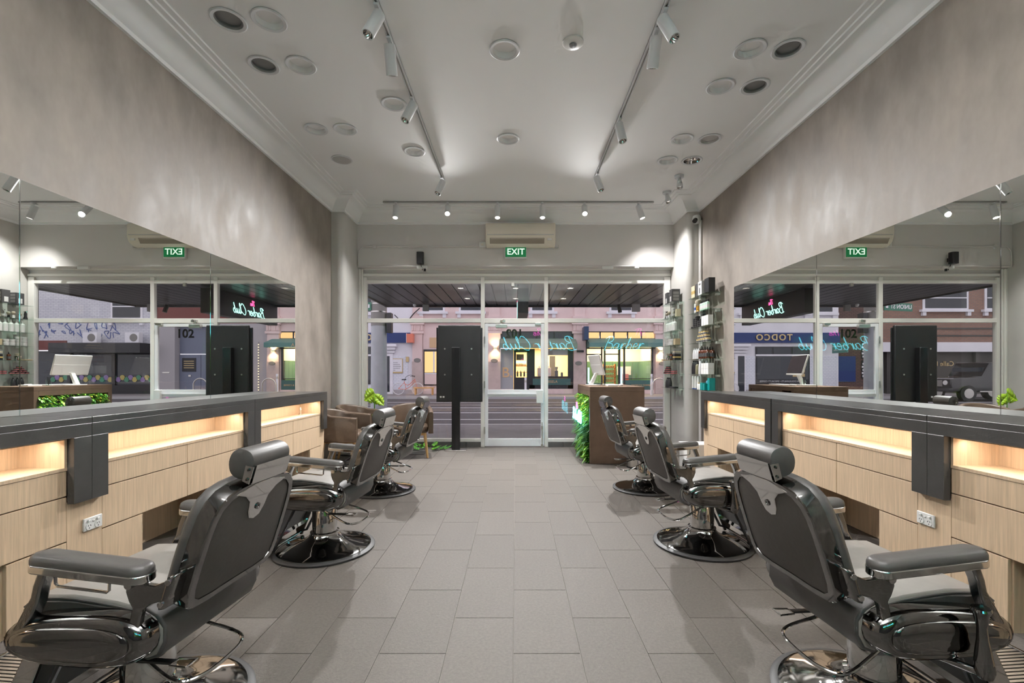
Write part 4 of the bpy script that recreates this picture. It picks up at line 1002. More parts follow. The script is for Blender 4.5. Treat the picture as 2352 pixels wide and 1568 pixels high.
z = SZ[5]
for r_ in range(4):
    for k in range(4-r_): jar(2.49, 7.45+.037*r_+.074*k, z+r_*.0305, 'darktin', f'dark tin with red label, row {("one", "two", "three", "four")[r_]} of the pyramid, {ORD[k]}', 'pyramid of dark tins')
for r_ in range(2):
    for k in range(2): jar(2.50, 7.27+.075*k, z+r_*.029, 'redtin', f'red tin beside the pyramid of dark tins, {("lower", "upper")[r_]} layer, {ORD[k]}', 'red tins')
z = SZ[6]
for k in range(3): bottle(2.49, 7.47+.065*k, z, 'blackspray', f'black spray bottle on the lowest pier shelf, {ORD[k]} of three', 'black spray bottles')
tag(MB().prism(rrect(.08, .22, .02), 'z', 0, .02).build('leather_case', 'p_black', bevel=.004, loc=(2.50, 7.33, z)), 'flat black case on the lowest pier shelf', 'case')
# ================================================================= STREET
mat('stucco_pink', (.74, .58, .56), .8, var=.06, vscale=1.2, bump=.1, bscale=20)
mat('stucco_white', (.76, .75, .80), .8, var=.05, vscale=1.2)
mat('stone_pier', (.52, .42, .40), .8, var=.12, vscale=2)
mat('asphalt', (.07, .064, .07), .75, var=.12, vscale=4); mat('pavement', (.24, .22, .225), .85, var=.1, vscale=3)
mat('line_white', (.75, .74, .76), .7); mat('kerb', (.42, .41, .42), .8)
mat('fascia_blue', (.012, .035, .16), .5); mat('letter_gold', (.50, .38, .20), .3, .6)
mat('sage', (.20, .25, .21), .7); mat('teal_green', (.10, .22, .20), .6); mat('deep_teal', (.045, .12, .115), .5)
mat('shop_black', (.018, .018, .022), .4); mat('shop_glass', (.03, .035, .045), .06)
mat('panel_grey', (.36, .37, .40), .6); mat('logo_tan', (.62, .42, .24), .6)
mat('cream_wall', (.85, .74, .52), .7); mat('green_wall', (.05, .13, .075), .6); mat('orange_rack', (.55, .20, .04), .5); mat('bagel', (.60, .32, .10), .6)
mat('coral', (.75, .20, .12), .35); mat('tyre', (.02, .02, .02), .7); mat('white_wall_tyre', (.7, .7, .72), .5)
mat('soffit', (.035, .032, .036), .35, rnd=.12); mat('concrete_pole', (.42, .44, .47), .8, var=.08, vscale=4); mat('pole_grey', (.22, .21, .20), .6)
mat('sign_green', (.02, .16, .10), .5); mat('door_slate', (.16, .18, .25), .5); mat('maroon', (.17, .05, .045), .7); mat('pier_grey', (.40, .38, .40), .8)
brickmat('white_brick', (.66,.66,.70), (.60,.60,.66), (.48,.48,.54), .30, .10); brickmat('brown_brick', (.16,.085,.07), (.12,.065,.055), (.07,.05,.045), .26, .09)
brickmat('red_brick', (.34,.17,.12), (.28,.14,.10), (.20,.15,.13), .26, .09); brickmat('white_tile', (.74,.75,.82), (.70,.72,.80), (.50,.52,.60), .20, .10, .25, .008)
mat('garage_dark', (.06, .055, .05), .6); mat('suv_black', (.012, .012, .014), .12, coat=.5); mat('graffiti', (.10, .14, .34), .7); mat('navy_blade', (.02, .05, .12), .4)
mat('p_scallop1', (.30,.20,.42), .6); mat('p_scallop2', (.10,.30,.18), .6); mat('p_scallop3', (.55,.45,.14), .6)
emat('warm_window', 'ffc98a', .95); emat('bright_warm', 'ffe2b0', 1.7); emat('sconce_glow', 'ffd59a', 9); emat('screen_blue', 'bfe4ff', 1.3)
FY = 27.0; K = 1065/FY
def FX(px): return (px-1184)/K
def FZ(py): return 1.27+(853-py)/K
struct(bx(-40, 40, 7.88, 11.3, -.16, -.012).build('ground_footpath', 'pavement', smooth=0))
struct(bx(-40, 40, 11.3, 23.9, -.4, -.14).build('ground_road', 'asphalt', smooth=0))
struct(bx(-40, 40, 23.9, 27.2, -.3, -.03).build('ground_far_footpath', 'pavement', smooth=0))
struct(bx(-40, 40, 11.15, 11.35, -.2, -.008).build('trim_kerb', 'kerb', smooth=0)); struct(bx(-40, 40, 23.8, 24.0, -.2, -.026).build('trim_far_kerb', 'kerb', smooth=0))
for yy, w_, lb in ((13.6, .10, 'nearest'), (15.8, .12, 'second'), (18.0, .12, 'third'), (21.2, .10, 'farthest')):
    tag(bx(-40, 40, yy, yy+w_, -.14, -.136).build('lane_line', 'line_white', smooth=0), f'white painted line along the street, {lb} from the shop', 'road marking')
for i, yy in enumerate((16.6, 17.3, 19.2, 19.9)):
    tag(bx(-40, 40, yy, yy+.07, -.14, -.132).build('tram_rail', 'steel', smooth=0), f'steel tram rail set in the street, {("nearest", "second", "third", "farthest")[i]} from the shop', 'rail')
# --- own awning
aw = thing('shop_awning', 'dark board lined awning over the footpath outside the window', 'awning', (0, 8.0, 2.86))
n = 27; x = -3.07; bw = 6.47/n; b0 = None
for i in range(n):
    if b0 is None: b0 = bx(.009, bw-.009, 0, 3.0, -.02, 0).build('soffit_board', 'soffit', aw, smooth=0, loc=(x+i*bw, 0, 0), bevel=.003)
    else: copypart(b0, aw, (x+i*bw, 0, 0))
bx(-3.07, 3.40, 0, 3.0, .002, .10).build('deck', 'shop_black', aw, smooth=0)
bx(-3.10, 3.43, 3.0, 3.06, -.06, .30).build('fascia', 'soffit', aw, smooth=0)
for xx in (-3.10, 3.40): bx(xx, xx+.03, 0, 3.0, -.05, .30).build('end_fascia', 'soffit', aw, smooth=0)
hs = thing('hanging_sign', 'black hanging sign with glowing script under the awning', 'sign', (.14, 8.6, 2.36))
bx(-.10, .10, 0, 2.4, 0, .46).build('box', 'shop_black', hs, smooth=0, bevel=.004)
for xx, rz in ((.101, PI/2), (-.101, -PI/2)):
    st, w_ = neon_strokes('Barber Club', 1.0); k_ = 1.15/w_; mb = MB(); R4 = Matrix.Translation((xx, 1.25, .17)) @ Matrix.Rotation(rz, 4, 'Z')
    for s_ in st: mb.tube(crom([R4 @ ((p-Vector((w_/2, 0, .35)))*k_) for p in s_], 4), .008, 5)
    mb.build('script_lettering', 'sign_cyan', hs)
    st, w2_ = neon_strokes('The', .55); mb = MB()
    for s_ in st: mb.tube(crom([R4 @ ((p+Vector((-1.0, 0, .72)))*k_) for p in s_], 4), .007, 5)
    mb.build('small_script_lettering', 'sign_pink', hs)
def small(name, label, cat, mb, m, loc, bevel=.004): return tag(mb.build(name, m, bevel=bevel, loc=loc), label, cat)
small('flood_light', 'grey square floodlight under left part of awning edge', 'floodlight', bx(-.07, .07, -.03, .03, -.15, .0), 'pole_grey', (-2.08, 10.75, 2.82))
small('awning_sensor', 'small white dome under left part of awning edge', 'sensor', MB().lathe([(.04,0),(.04,-.04),(.02,-.06),(0,-.06)], 14), 'white_plastic', (-2.35, 10.8, 2.84), 0)
small('awning_camera', 'black tube camera under right part of awning edge', 'camera', MB().lathe_dir((0,0,-.02), (.03,-.05,-.2), [(.0,0),(.04,.05),(.045,1),(0,1)], 14), 'black_plastic', (2.35, 10.6, 2.82), 0)
small('junction_box', 'grey square junction box under right part of awning edge', 'junction box', bx(-.09, .09, -.04, .04, -.17, 0), 'pole_grey', (2.78, 10.7, 2.82))
# --- street pole and signs
pl_ = thing('street_pole', 'thick pale concrete street pole outside the left window', 'pole', (-3.46, 11.75, -.14))
MB().lathe([(.21,0),(.19,2.55),(.188,2.56)], 28).build('lower_shaft', 'concrete_pole', pl_); MB().lathe([(.195,2.56),(.185,7.0),(0,7.0)], 28).build('upper_shaft', 'pole_grey', pl_)
for z_ in (2.9, 3.1, 3.3): MB().lathe([(.20,z_),(.20,z_+.03)], 24).build('strap', 'steel', pl_)
us = thing('street_name_sign', 'green street name sign reading UNION ST on the pole', 'sign', (-4.05, 11.70, 2.90), math.radians(-14))
bx(-.46, .46, -.01, .01, -.10, .10).build('plate', 'sign_green', us, smooth=0)
text_mesh('UNION ST', .15, .004, 'line_white', 'lettering', us, (-.08, -.013, 0), bold=.003); text_mesh('UNION ST', .15, .004, 'line_white', 'lettering', us, (.08, .013, 0), (PI/2, 0, PI), bold=.003)
bx(.34, .42, -.016, -.011, -.04, .05).build('council_mark', 'line_white', us, smooth=0)
small('signal_box', 'dark equipment box strapped to the street pole', 'equipment box', bx(0, .12, -.1, .1, 0, .5), 'shop_black', (-3.25, 11.75, 2.25))

# --- facade helpers
def wallbox(parent, name, m, x0, x1, z0, z1, y0=0, y1=.4, bevel=0): return bx(x0, x1, y0, y1, z0, z1).build(name, m, parent, smooth=0, bevel=bevel)
def upper_window(parent, cx, zs, w=1.15, h=1.9):
    f = wallbox(parent, 'window', 'stucco_white', cx-w/2-.12, cx+w/2+.12, zs, zs+h+.12, -.06, .05)
    bx(cx-w/2, cx+w/2, -.075, -.06, zs+.08, zs+h).build('pane', 'shop_glass', f, smooth=0)
    bx(cx-w/2, cx+w/2, -.09, -.06, zs+h*.5, zs+h*.5+.06).build('sash_bar', 'stucco_white', f, smooth=0)
    wallbox(parent, 'sill', 'stucco_white', cx-w/2-.3, cx+w/2+.3, zs-.14, zs, -.2, .05)
    for s in (-1, 1): wallbox(parent, 'corbel', 'stucco_white', cx+s*(w/2+.1)-.1, cx+s*(w/2+.1)+.1, zs-.36, zs-.14, -.14, .05)
def pilaster(parent, x0, x1, base='stone_pier', upper='stucco_pink'):
    wallbox(parent, 'pilaster_base', base, x0, x1, 0, FZ(829), -.14, .2); wallbox(parent, 'pilaster_shaft', upper, x0+.02, x1-.02, FZ(829), 3.66, -.12, .2)
    wallbox(parent, 'pilaster_collar', upper, x0-.07, x1+.07, 3.50, 3.64, -.2, .2)
    wallbox(parent, 'capital', upper, x0-.02, x1+.02, 3.66, 4.10, -.16, .2)
    n_ = 5
    for i in range(n_):
        if i == n_//2: continue
        wallbox(parent, 'flute', upper, x0+(x1-x0)*(i+.25)/n_, x0+(x1-x0)*(i+.75)/n_, 3.68, 3.98, -.20, -.15)
    wallbox(parent, 'capital_top', upper, x0-.10, x1+.10, 4.02, 4.16, -.26, .2); wallbox(parent, 'upper_pilaster', upper, x0+.05, x1-.05, 4.45, 9, -.1, .2); wallbox(parent, 'upper_plinth', upper, x0-.05, x1+.05, 4.30, 4.52, -.18, .2)
# --- pink building with the cafes
pb = thing('cafe_building', 'long pale pink stucco building with pilasters across the street', 'building', (0, FY, -.03))
wallbox(pb, 'upper_wall', 'stucco_pink', -6.0, 8.85, 3.64, 9.0, 0, 4.0)
wallbox(pb, 'string_course', 'stucco_pink', -6.0, 8.85, 4.14, 4.28, -.16, .02)
for a, b in ((-6.0, -5.38), (-1.6, -.86), (3.36, 4.1), (8.1, 8.82)): pilaster(pb, a, b)
for cx in (-7.0+2.2, -2.6, 1.55, 6.15): upper_window(pb, cx, 4.78)
wallbox(pb, 'bay_wall', 'stucco_pink', -5.38, -1.6, 0, 3.64, 0, .3)
for x0, x1, m_ in ((-5.28, -3.3, 'warm_window'), (-2.3, -1.72, 'screen_blue')):
    w_ = wallbox(pb, 'window', 'shop_black', x0-.06, x1+.06, FZ(884), FZ(801), -.05, .02)
    bx(x0, x1, -.056, -.05, FZ(854), FZ(806)).build('pane', m_, w_, smooth=0); bx(x0, x1, -.07, -.05, FZ(881), FZ(858)).build('sill_panel', 'stucco_pink', w_, smooth=0)
    bx(x0, x1, -.08, -.05, FZ(858), FZ(855)).build('sill', 'stucco_white', w_, smooth=0); bx(x0+.5, x0+.58, -.07, -.05, FZ(854), FZ(806)).build('mullion', 'stucco_white', w_, smooth=0)
wallbox(pb, 'notice_panel', 'logo_tan', -5.0, -4.0, FZ(797), FZ(774), -.03, .0)
for x_, z_ in ((-5.69, FZ(826)), (-1.23, FZ(827)), (3.66, FZ(833)), (8.5, FZ(833))):
    MB().lathe([(.2,0),(.18,-.03),(0,-.03)], 20, c=(0,0,0), axis='y').xf(Matrix.Diagonal((1, 1, .62, 1))).build('oval_plaque', 'pole_grey', pb, loc=(x_, -.14, z_))
bx(3.55, 3.95, -.2, -.12, FZ(808), FZ(803)).build('wall_vent', 'shop_black', pb)
for x_, z_, lb in ((-1.17, FZ(800), 'lit brass wall sconce left of the left cafe'), (8.42, FZ(806), 'lit brass wall sconce right of the right cafe')):
    s_ = thing('wall_sconce', lb, 'wall lamp', (x_, FY-.14, z_)); bx(-.12, .12, -.14, 0, -.035, .035).build('body', 'letter_gold', s_, bevel=.005)
    bx(-.09, .09, -.12, -.02, .036, .045).build('upper_glow', 'sconce_glow', s_, smooth=0); bx(-.09, .09, -.12, -.02, -.045, -.036).build('lower_glow', 'sconce_glow', s_, smooth=0)
    for dz in (1, -1): lamp_light('sconce_light', 'SPOT', (0, -.09, .06*dz), (0, .25, dz), 55, color=(1, .72, .38), size=.05, angle=130, blend=.8, parent=s_)
def awning(label, x0, x1, m, z1=FZ(776), z0=FZ(789), zv=FZ(800)):
    a = thing('cafe_awning', label, 'awning', (0, FY, -.03)); d_ = -1.0
    MB().add([(x0,0,z1),(x1,0,z1),(x1+.0,d_,z0),(x0,d_,z0),(x0,0,z1-.04),(x1,0,z1-.04),(x1,d_,z0-.04),(x0,d_,z0-.04)], [(0,1,2,3),(7,6,5,4),(0,4,5,1),(1,5,6,2),(2,6,7,3),(3,7,4,0)]).build('canopy', m, a, smooth=0)
    bx(x0, x1, d_-.02, d_+.02, zv, z0).build('valance', m, a, smooth=0)
    for xx in (x0, x1): MB().prism([(0, z1), (d_, z0), (d_, zv), (0, zv)], 'x', xx-.015, xx+.015).build('side_cheek', m, a, smooth=0)
    text_mesh('BISSELA', .26, .01, 'logo_tan', 'lettering', a, ((x0+x1)/2+.15, d_-.03, (zv+z0)/2), space=1.1)
awning('sage green awning over left cafe across the street', -.90, 3.46, 'sage'); awning('teal green awning over right cafe across the street', 4.15, 8.5, 'teal_green', z0=FZ(788), zv=FZ(798))
# left cafe front
lc = thing('cafe_shop', 'dark left cafe front with serving window and tan logo panel', 'shop front', (0, FY, -.03))
wallbox(lc, 'transom_panel', 'shop_black', -.86, 3.36, 3.10, 3.64, .02, .1); wallbox(lc, 'wall_base', 'stucco_pink', -.86, -.12, 0, .28, -.02, .1); wallbox(lc, 'wall_base', 'stucco_pink', .82, 3.36, 0, .30, -.02, .1)
for i in range(4): wallbox(lc, 'transom_pane', 'shop_glass', -.8+1.03*i, .15+1.03*i, 3.2, 3.58, .0, .02)
lp = wallbox(lc, 'logo_panel', 'panel_grey', -.86, -.12, .28, 2.62, -.02, .1); text_mesh('B.', .82, .01, 'logo_tan', 'lettering', lp, (-.48, -.03, 1.22), bold=.012)
dr = wallbox(lc, 'door', 'shop_black', -.10, .80, 0, .96, -.03, .03)
for a in ((-.10, .03, .96, 2.62), (.66, .80, .96, 2.62), (-.1, .8, 2.42, 2.62)): bx(a[0], a[1], -.03, .03, a[2], a[3]).build('door_frame', 'shop_black', dr, smooth=0)
bx(.03, .66, .0, .006, .96, 2.42).build('pane', 'glass', dr, smooth=0)
for a in ((.80, 1.12, .30, 2.62), (3.05, 3.36, .30, 2.62), (1.1, 3.06, .92, 1.02)): wallbox(lc, 'post', 'shop_black', *a, -.03, .08)
sp_ = wallbox(lc, 'sill_panel', 'deep_teal', 1.0, 3.2, .52, .90, -.08, .05); text_mesh('BISSELA', .2, .01, 'logo_tan', 'lettering', sp_, (2.1, -.09, .71)); wallbox(lc, 'under_sill', 'shop_black', .8, 3.36, .3, .52, -.03, .05)
wallbox(lc, 'pane', 'glass', 1.12, 3.05, 1.02, 2.62, .0, .006); wallbox(lc, 'blind', 'panel_grey', 1.9, 3.05, 2.25, 2.62, .03, .05)
rm = thing('cafe_interior', 'warm cream room of the left cafe with shelf and counter', 'interior', (0, FY, -.03))
for a in ((-.2, 3.4, 0, 3.1, 2.9, 3.0), (-.25, -.2, 0, 3.1, .1, 3.0), (3.36, 3.4, 0, 3.1, .1, 3.0)): wallbox(rm, 'wall', 'cream_wall', *a)
wallbox(rm, 'ceiling_board', 'cream_wall', -.25, 3.4, 2.75, 2.8, .1, 3.0); wallbox(rm, 'floor_board', 'pavement', -.25, 3.4, -.02, 0, .1, 3.0); wallbox(rm, 'counter', 'bagel', .9, 3.3, 0, 1.0, .35, .8)
wallbox(rm, 'doorway', 'garage_dark', 2.2, 2.55, .0, 2.3, 2.86, 2.89); wallbox(rm, 'hood', 'shop_black', .05, .5, 2.0, 2.35, 1.2, 1.5)
wallbox(rm, 'shelf', 'orange_rack', .0, .72, 1.62, 1.66, 1.3, 1.6); wallbox(rm, 'shelf', 'orange_rack', .0, .72, 1.25, 1.28, 1.3, 1.6)
lamp_light('cafe_light', 'AREA', (1.6, 1.5, 2.7), (0, 0, -1), 150, color=(1, .80, .48), size=(2.6, 1.6), parent=rm)
tag(bx(0, .62, 0, .3, 0, .1).build('neon_bar', 'screen_blue', loc=(.03, FY+1.25, 1.80), smooth=0), 'bluish glowing strip above the shelf in left cafe', 'light')
for i in range(7): tag(MB().lathe([(.04,0),(.045,.08),(.02,.12),(0,.12)], 10).build('jar', 'bagel', loc=(.06+.095*i, FY+1.42, 1.63)), f'small amber jar on left cafe shelf, {("first", "second", "third", "fourth", "fifth", "sixth", "seventh")[i]} from left', 'jar', 'amber jars on the left cafe shelf')
for i in range(3): tag(MB().lathe([(.05,0),(.05,.22),(.02,.3),(.02,.36),(0,.36)], 10).build('bottle', 'shop_black', loc=(.12+.2*i, FY+.6, .97)), f'dark bottle behind the left cafe door, {("left", "middle", "right")[i]} one', 'bottle', 'dark bottles behind the left cafe door')
t = thing('espresso_machine', 'pink espresso machine with cups in the left cafe window', 'coffee machine', (1.72, FY+.5, .97)); bx(-.42, .38, -.2, .2, .02, .52).build('body', 'stucco_pink', t, bevel=.03); bx(-.4, .36, -.21, -.19, .12, .2).build('drip_tray', 'steel', t)
for i in range(6): MB().lathe([(.035,0),(.045,.1),(.04,.1),(0,.02)], 10, c=(-.3+.11*i, 0, .52)).build('cup', 'white_plastic', t)
t = thing('coffee_grinder', 'black coffee grinder beside the espresso machine', 'coffee grinder', (2.42, FY+.5, .97)); bx(-.1, .1, -.1, .1, 0, .36).build('body', 'shop_black', t, bevel=.02); MB().lathe([(.05,.36),(.1,.5),(.1,.58),(0,.58)], 14).build('hopper', 'pole_grey', t)
tag(MB().lathe([(.07,0),(.07,.2),(.04,.26),(0,.26)], 12).build('milk_jug', 'shop_black', loc=(2.75, FY+.5, .97)), 'small dark jug at right of left cafe window', 'jug')
# right cafe front
rc = thing('cafe_shop', 'right cafe front with tall warm windows and green panels', 'shop front', (0, FY, -.03))
for i in range(5):
    x0 = 4.14+.80*i; wallbox(rc, 'transom_pane', 'warm_window', x0+.03, x0+.74, 3.24, 3.58, .03, .04); wallbox(rc, 'mullion', 'shop_black', x0-.03, x0+.03, 3.2, 3.64, .0, .06)
wallbox(rc, 'transom_rail', 'shop_black', 4.1, 8.12, 3.58, 3.64, 0, .06); wallbox(rc, 'transom_rail', 'shop_black', 4.1, 8.12, 3.16, 3.24, 0, .06)
for a, b in ((4.10, 4.16), (4.98, 5.06), (5.14, 5.24), (5.98, 6.10), (6.28, 6.38), (7.90, 8.02)): wallbox(rc, 'mullion', 'shop_black', a, b, .0, 3.2, -.04, .06)
wallbox(rc, 'head_rail', 'shop_black', 4.1, 8.12, 2.62, 2.70, -.02, .05); wallbox(rc, 'door_rail', 'shop_black', 4.16, 5.0, 2.25, 2.33, -.02, .04); wallbox(rc, 'door_rail', 'shop_black', 5.24, 5.98, 2.28, 2.34, -.02, .04)
q_ = wallbox(rc, 'door_panel', 'deep_teal', 4.16, 5.0, .12, .62, -.04, .04); text_mesh('B.', .28, .01, 'logo_tan', 'lettering', q_, (4.32, -.05, .42), bold=.006)
q_ = wallbox(rc, 'base_panel', 'deep_teal', 6.38, 8.0, .24, .80, -.06, .04); text_mesh('BAGELS & COFFEE', .14, .01, 'logo_tan', 'lettering', q_, (7.3, -.07, .50)); wallbox(rc, 'plinth', 'stucco_pink', 6.3, 8.12, 0, .24, -.06, .04)
wallbox(rc, 'counter_rail', 'shop_black', 6.38, 7.92, .86, .90, -.05, .12); wallbox(rc, 'wall_pier', 'stucco_pink', 7.98, 8.12, 0, 3.2, -.02, .1); wallbox(rc, 'pane', 'glass', 6.38, 7.92, .9, 2.62, .0, .006)
rm = thing('cafe_interior', 'warm room of the right cafe with dark green wainscot', 'interior', (0, FY, -.03))
wallbox(rm, 'wall', 'cream_wall', 4.0, 8.2, 0, 3.2, 3.2, 3.3); wallbox(rm, 'wall', 'cream_wall', 8.05, 8.2, 0, 3.2, .1, 3.3); wallbox(rm, 'wall', 'cream_wall', 3.98, 4.08, 0, 3.2, .1, 3.3)
for i in range(9): wallbox(rm, 'wainscot_panel', 'green_wall', 4.1+.44*i, 4.52+.44*i, 0, 1.95, 3.14, 3.2)
for i in range(6): wallbox(rm, 'wainscot_panel', 'green_wall', 7.98, 8.05, 0, 1.95, .35+.46*i, .79+.46*i)
wallbox(rm, 'ceiling_board', 'cream_wall', 4.0, 8.2, 3.15, 3.2, .1, 3.3); wallbox(rm, 'floor_board', 'pavement', 4.0, 8.2, -.02, 0, .1, 3.3)
lamp_light('cafe_light', 'AREA', (6.2, 1.6, 3.05), (0, 0, -1), 260, color=(1, .80, .48), size=(3.2, 2.0), parent=rm)
t = thing('bagel_rack', 'orange rack filled with bagels in the right cafe', 'rack', (5.6, FY+.5, -.03))
for a in (-.36, .30): bx(a, a+.06, 0, .3, 0, 1.75).build('upright', 'orange_rack', t, smooth=0)
for r_ in range(6):
    bx(-.36, .36, 0, .3, .15+.27*r_, .18+.27*r_).build('shelf', 'orange_rack', t, smooth=0)
    for c_ in range(4):
        if r_ < 6: tag(MB().tube([(.045*math.cos(a), 0, .045*math.sin(a)) for a in [2*PI*i/10 for i in range(10)]], .025, 6, closed=True).build('bagel', 'bagel', loc=(5.6-.215+.145*c_, FY+.55, -.03+.25+.27*r_)), f'golden bagel on the orange rack, {("lowest", "second", "third", "fourth", "fifth", "top")[r_]} shelf, {("leftmost", "second", "third", "rightmost")[c_]}', 'bagel', 'bagels on the orange rack')
tag(bx(0, .9, 0, .02, 0, .55).build('menu_board', 'panel_grey', loc=(6.55, FY+2.9, 1.05), smooth=0), 'pale menu board on the green wall of right cafe', 'menu board')
t = thing('red_chair', 'red chair in the window of right cafe', 'chair', (6.55, FY+.6, -.03)); bx(-.18, .18, -.02, .02, .75, 1.15).build('backrest', 'coral', t); bx(-.18, .18, -.3, 0, .55, .6).build('seat', 'coral', t)
for a in (-.16, .14):
    for b in (-.28, -.02): bx(a, a+.03, b, b+.03, 0, .55).build('leg', 'coral', t)
for x_, lb in ((4.22, 'left'), (6.12, 'right')): tag(bx(0, .13 if lb == 'right' else .10, 0, .02, .05, 1.5).build('lit_poster', 'screen_blue', loc=(x_, FY+.08, .0), smooth=0), f'narrow lit poster in the {lb} part of right cafe front', 'poster')
bs = thing('blade_sign', 'navy blue blade sign between the two cafes', 'sign', (3.98, FY-.14, FZ(768))); bx(-.13, .13, -.9, -.1, -.38, .38).build('panel', 'navy_blade', bs, smooth=0, bevel=.02); bx(-.02, .02, -.1, 0, .2, .3).build('arm', 'shop_black', bs); bx(-.02, .02, -.1, 0, -.3, -.2).build('arm', 'shop_black', bs)
# --- white tiled building with blue fascia
wb = thing('tiled_building', 'white tiled building with blue fascia and gold TODCO letters', 'building', (0, FY, -.03))
wallbox(wb, 'wall', 'stucco_white', -13.2, -6.0, 0, 9, 0, 4); wallbox(wb, 'tile_cladding', 'white_tile', -13.1, -6.25, .25, 2.2, -.03, 0); wallbox(wb, 'plinth', 'pier_grey', -13.2, -6.0, 0, .25, -.06, 0)
fa = wallbox(wb, 'fascia', 'fascia_blue', -13.2, -6.02, FZ(786), FZ(763), -.14, 0); text_mesh('TODCO', .50, .06, 'letter_gold', 'lettering', fa, (-9.35, -.17, (FZ(786)+FZ(763))/2), bold=.012, space=1.25)
upper_window(wb, -8.2, 4.7); upper_window(wb, -10.6, 4.7); upper_window(wb, -12.4, 4.7, .8)
w_ = wallbox(wb, 'shop_window', 'shop_black', -11.5, -8.35, .55, 2.75, -.05, .02)
for a, b, c, d_ in ((-11.42, -8.43, .85, 2.2), (-11.42, -10.5, 2.3, 2.68), (-10.4, -9.4, 2.3, 2.68), (-9.3, -8.43, 2.3, 2.68)): bx(a, b, -.06, -.05, c, d_).build('pane', 'shop_glass', w_, smooth=0)
bx(-11.5, -8.35, -.08, -.05, 2.2, 2.3).build('rail', 'stucco_white', w_, smooth=0); st_ = bx(-11.42, -8.43, -.062, -.05, .6, .85).build('lettering_strip', 'shop_black', w_, smooth=0); text_mesh('ARTISAN DOUGHNUTS • SPECIALTY COFFEE', .135, .004, 'line_white', 'lettering', wb, (-9.92, -.07, .73))
for i in range(4): bx(-11.2, -10.5, -.07, -.06, 1.0+.24*i, 1.18+.24*i).build('price_card', 'letter_gold', w_, smooth=0)
dr = wallbox(wb, 'door', 'stucco_white', -7.75, -7.12, 0, 2.35, -.1, 0); bx(-7.68, -7.3, -.105, -.1, .12, 2.2).build('pane', 'shop_glass', dr, smooth=0)
wallbox(wb, 'door_hood', 'stucco_white', -7.95, -6.85, 2.72, 2.88, -.35, 0, .03); wallbox(wb, 'door_hood', 'stucco_white', -7.85, -6.95, 2.55, 2.72, -.25, 0, .02); wallbox(wb, 'door_hood', 'stucco_white', -7.8, -7.0, 2.38, 2.52, -.15, 0)
t = thing('menu_poster', 'gold framed poster of rows of letters on white tiles', 'poster', (-6.88, FY-.03, FZ(857))); bx(-.33, .33, -.05, 0, 0, .86).build('frame', 'letter_gold', t, bevel=.01); bx(-.29, .29, -.055, -.05, .09, .82).build('sheet', 'stucco_white', t, smooth=0)
for r_ in range(5):
    for c_ in range((4, 6, 7, 6, 2)[r_]): bx(-.2+.065*c_, -.17+.065*c_, -.058, -.055, .16+.11*(4-r_), .20+.11*(4-r_)).build('printed_letter', 'shop_black', t, smooth=0)
t = thing('projecting_sign', 'small white and red projecting sign beside blue fascia', 'sign', (-6.0, FY-.14, FZ(778))); bx(-.2, .16, -.5, -.05, -.25, .25).build('panel', 'coral', t, smooth=0); bx(-.22, -.2, -.5, -.05, -.27, .27).build('edge', 'stucco_white', t, smooth=0)
t = thing('projecting_sign', 'teal projecting doughnut sign at far left of the white building', 'sign', (-12.7, FY-.15, 2.6)); bx(-.04, .04, -1.3, -.1, -.28, .28).build('panel', 'teal_green', t, smooth=0)
for z_, s_ in ((.1, 'ARTISAN DOUGHNUTS'), (-.12, 'SPECIALTY COFFEE')): text_mesh(s_, .11, .004, 'line_white', 'lettering', t, (.045, -.7, z_), (PI/2, 0, PI/2))
small('wall_light', 'small brass light on the white wall beside the poster', 'wall lamp', bx(-.08, .08, -.1, 0, -.15, .15), 'letter_gold', (-6.28, FY-.0, FZ(825)))
tag(MB().tube(crom([(-7.0,FY-.2,4.55),(-6.6,FY-.2,4.2),(-6.2,FY-.2,4.25),(-5.9,FY-.2,4.6),(-5.5,FY-.4,4.9)], 5), .03, 6).build('overhead_cable', 'shop_black'), 'dark cables drooping on the white building above blue fascia', 'cable')
# --- brown brick and red brick buildings on the left
bb = thing('brown_brick_building', 'dark brown brick building with two black posters, left of the white one', 'building', (0, FY, -.03)); wallbox(bb, 'wall', 'brown_brick', -15.6, -13.2, 0, 9, .3, 4)
for i, z_ in enumerate((.9, 2.05)):
    t = wallbox(bb, 'paste_up_poster', 'shop_black', -15.35, -14.75, z_, z_+1.05, .27, .3)
    for r_ in range(5):
        for c_ in range(3): bx(-15.30+.19*c_, -15.18+.19*c_+.04*(r_ % 2), .26, .27, z_+.08+.18*r_, z_+.19+.18*r_).build('printed_mark', 'line_white', t, smooth=0)
wallbox(bb, 'mural_panel', 'fascia_blue', -14.4, -13.3, .7, 2.2, .27, .3)
rb = thing('red_brick_building', 'red brick corner building with white band and dark garage', 'building', (0, FY, -.03)); wallbox(rb, 'wall', 'red_brick', -27, -15.6, 3.0, 10, 0, 4); wallbox(rb, 'white_band', 'stucco_white', -27, -15.6, 2.45, 3.0, -.1, 4)
wallbox(rb, 'garage_front', 'garage_dark', -27, -15.6, 0, 2.45, .3, .5); text_mesh('Calle Mensa', .4, .02, 'letter_gold', 'lettering', rb, (-19.2, .27, 1.75))
for i in range(3): wallbox(rb, 'garage_post', 'garage_dark', -16.4-2.6*i, -16.1-2.6*i, 0, 2.45, .1, .4)
for cx in (-19.4, -23.0): upper_window(rb, cx, 4.9, 2.4, 1.3)
for z_ in (3.35, 3.75, 4.3): wallbox(rb, 'brick_band', 'garage_dark', -25, -17.0, z_, z_+.09, -.04, .0)
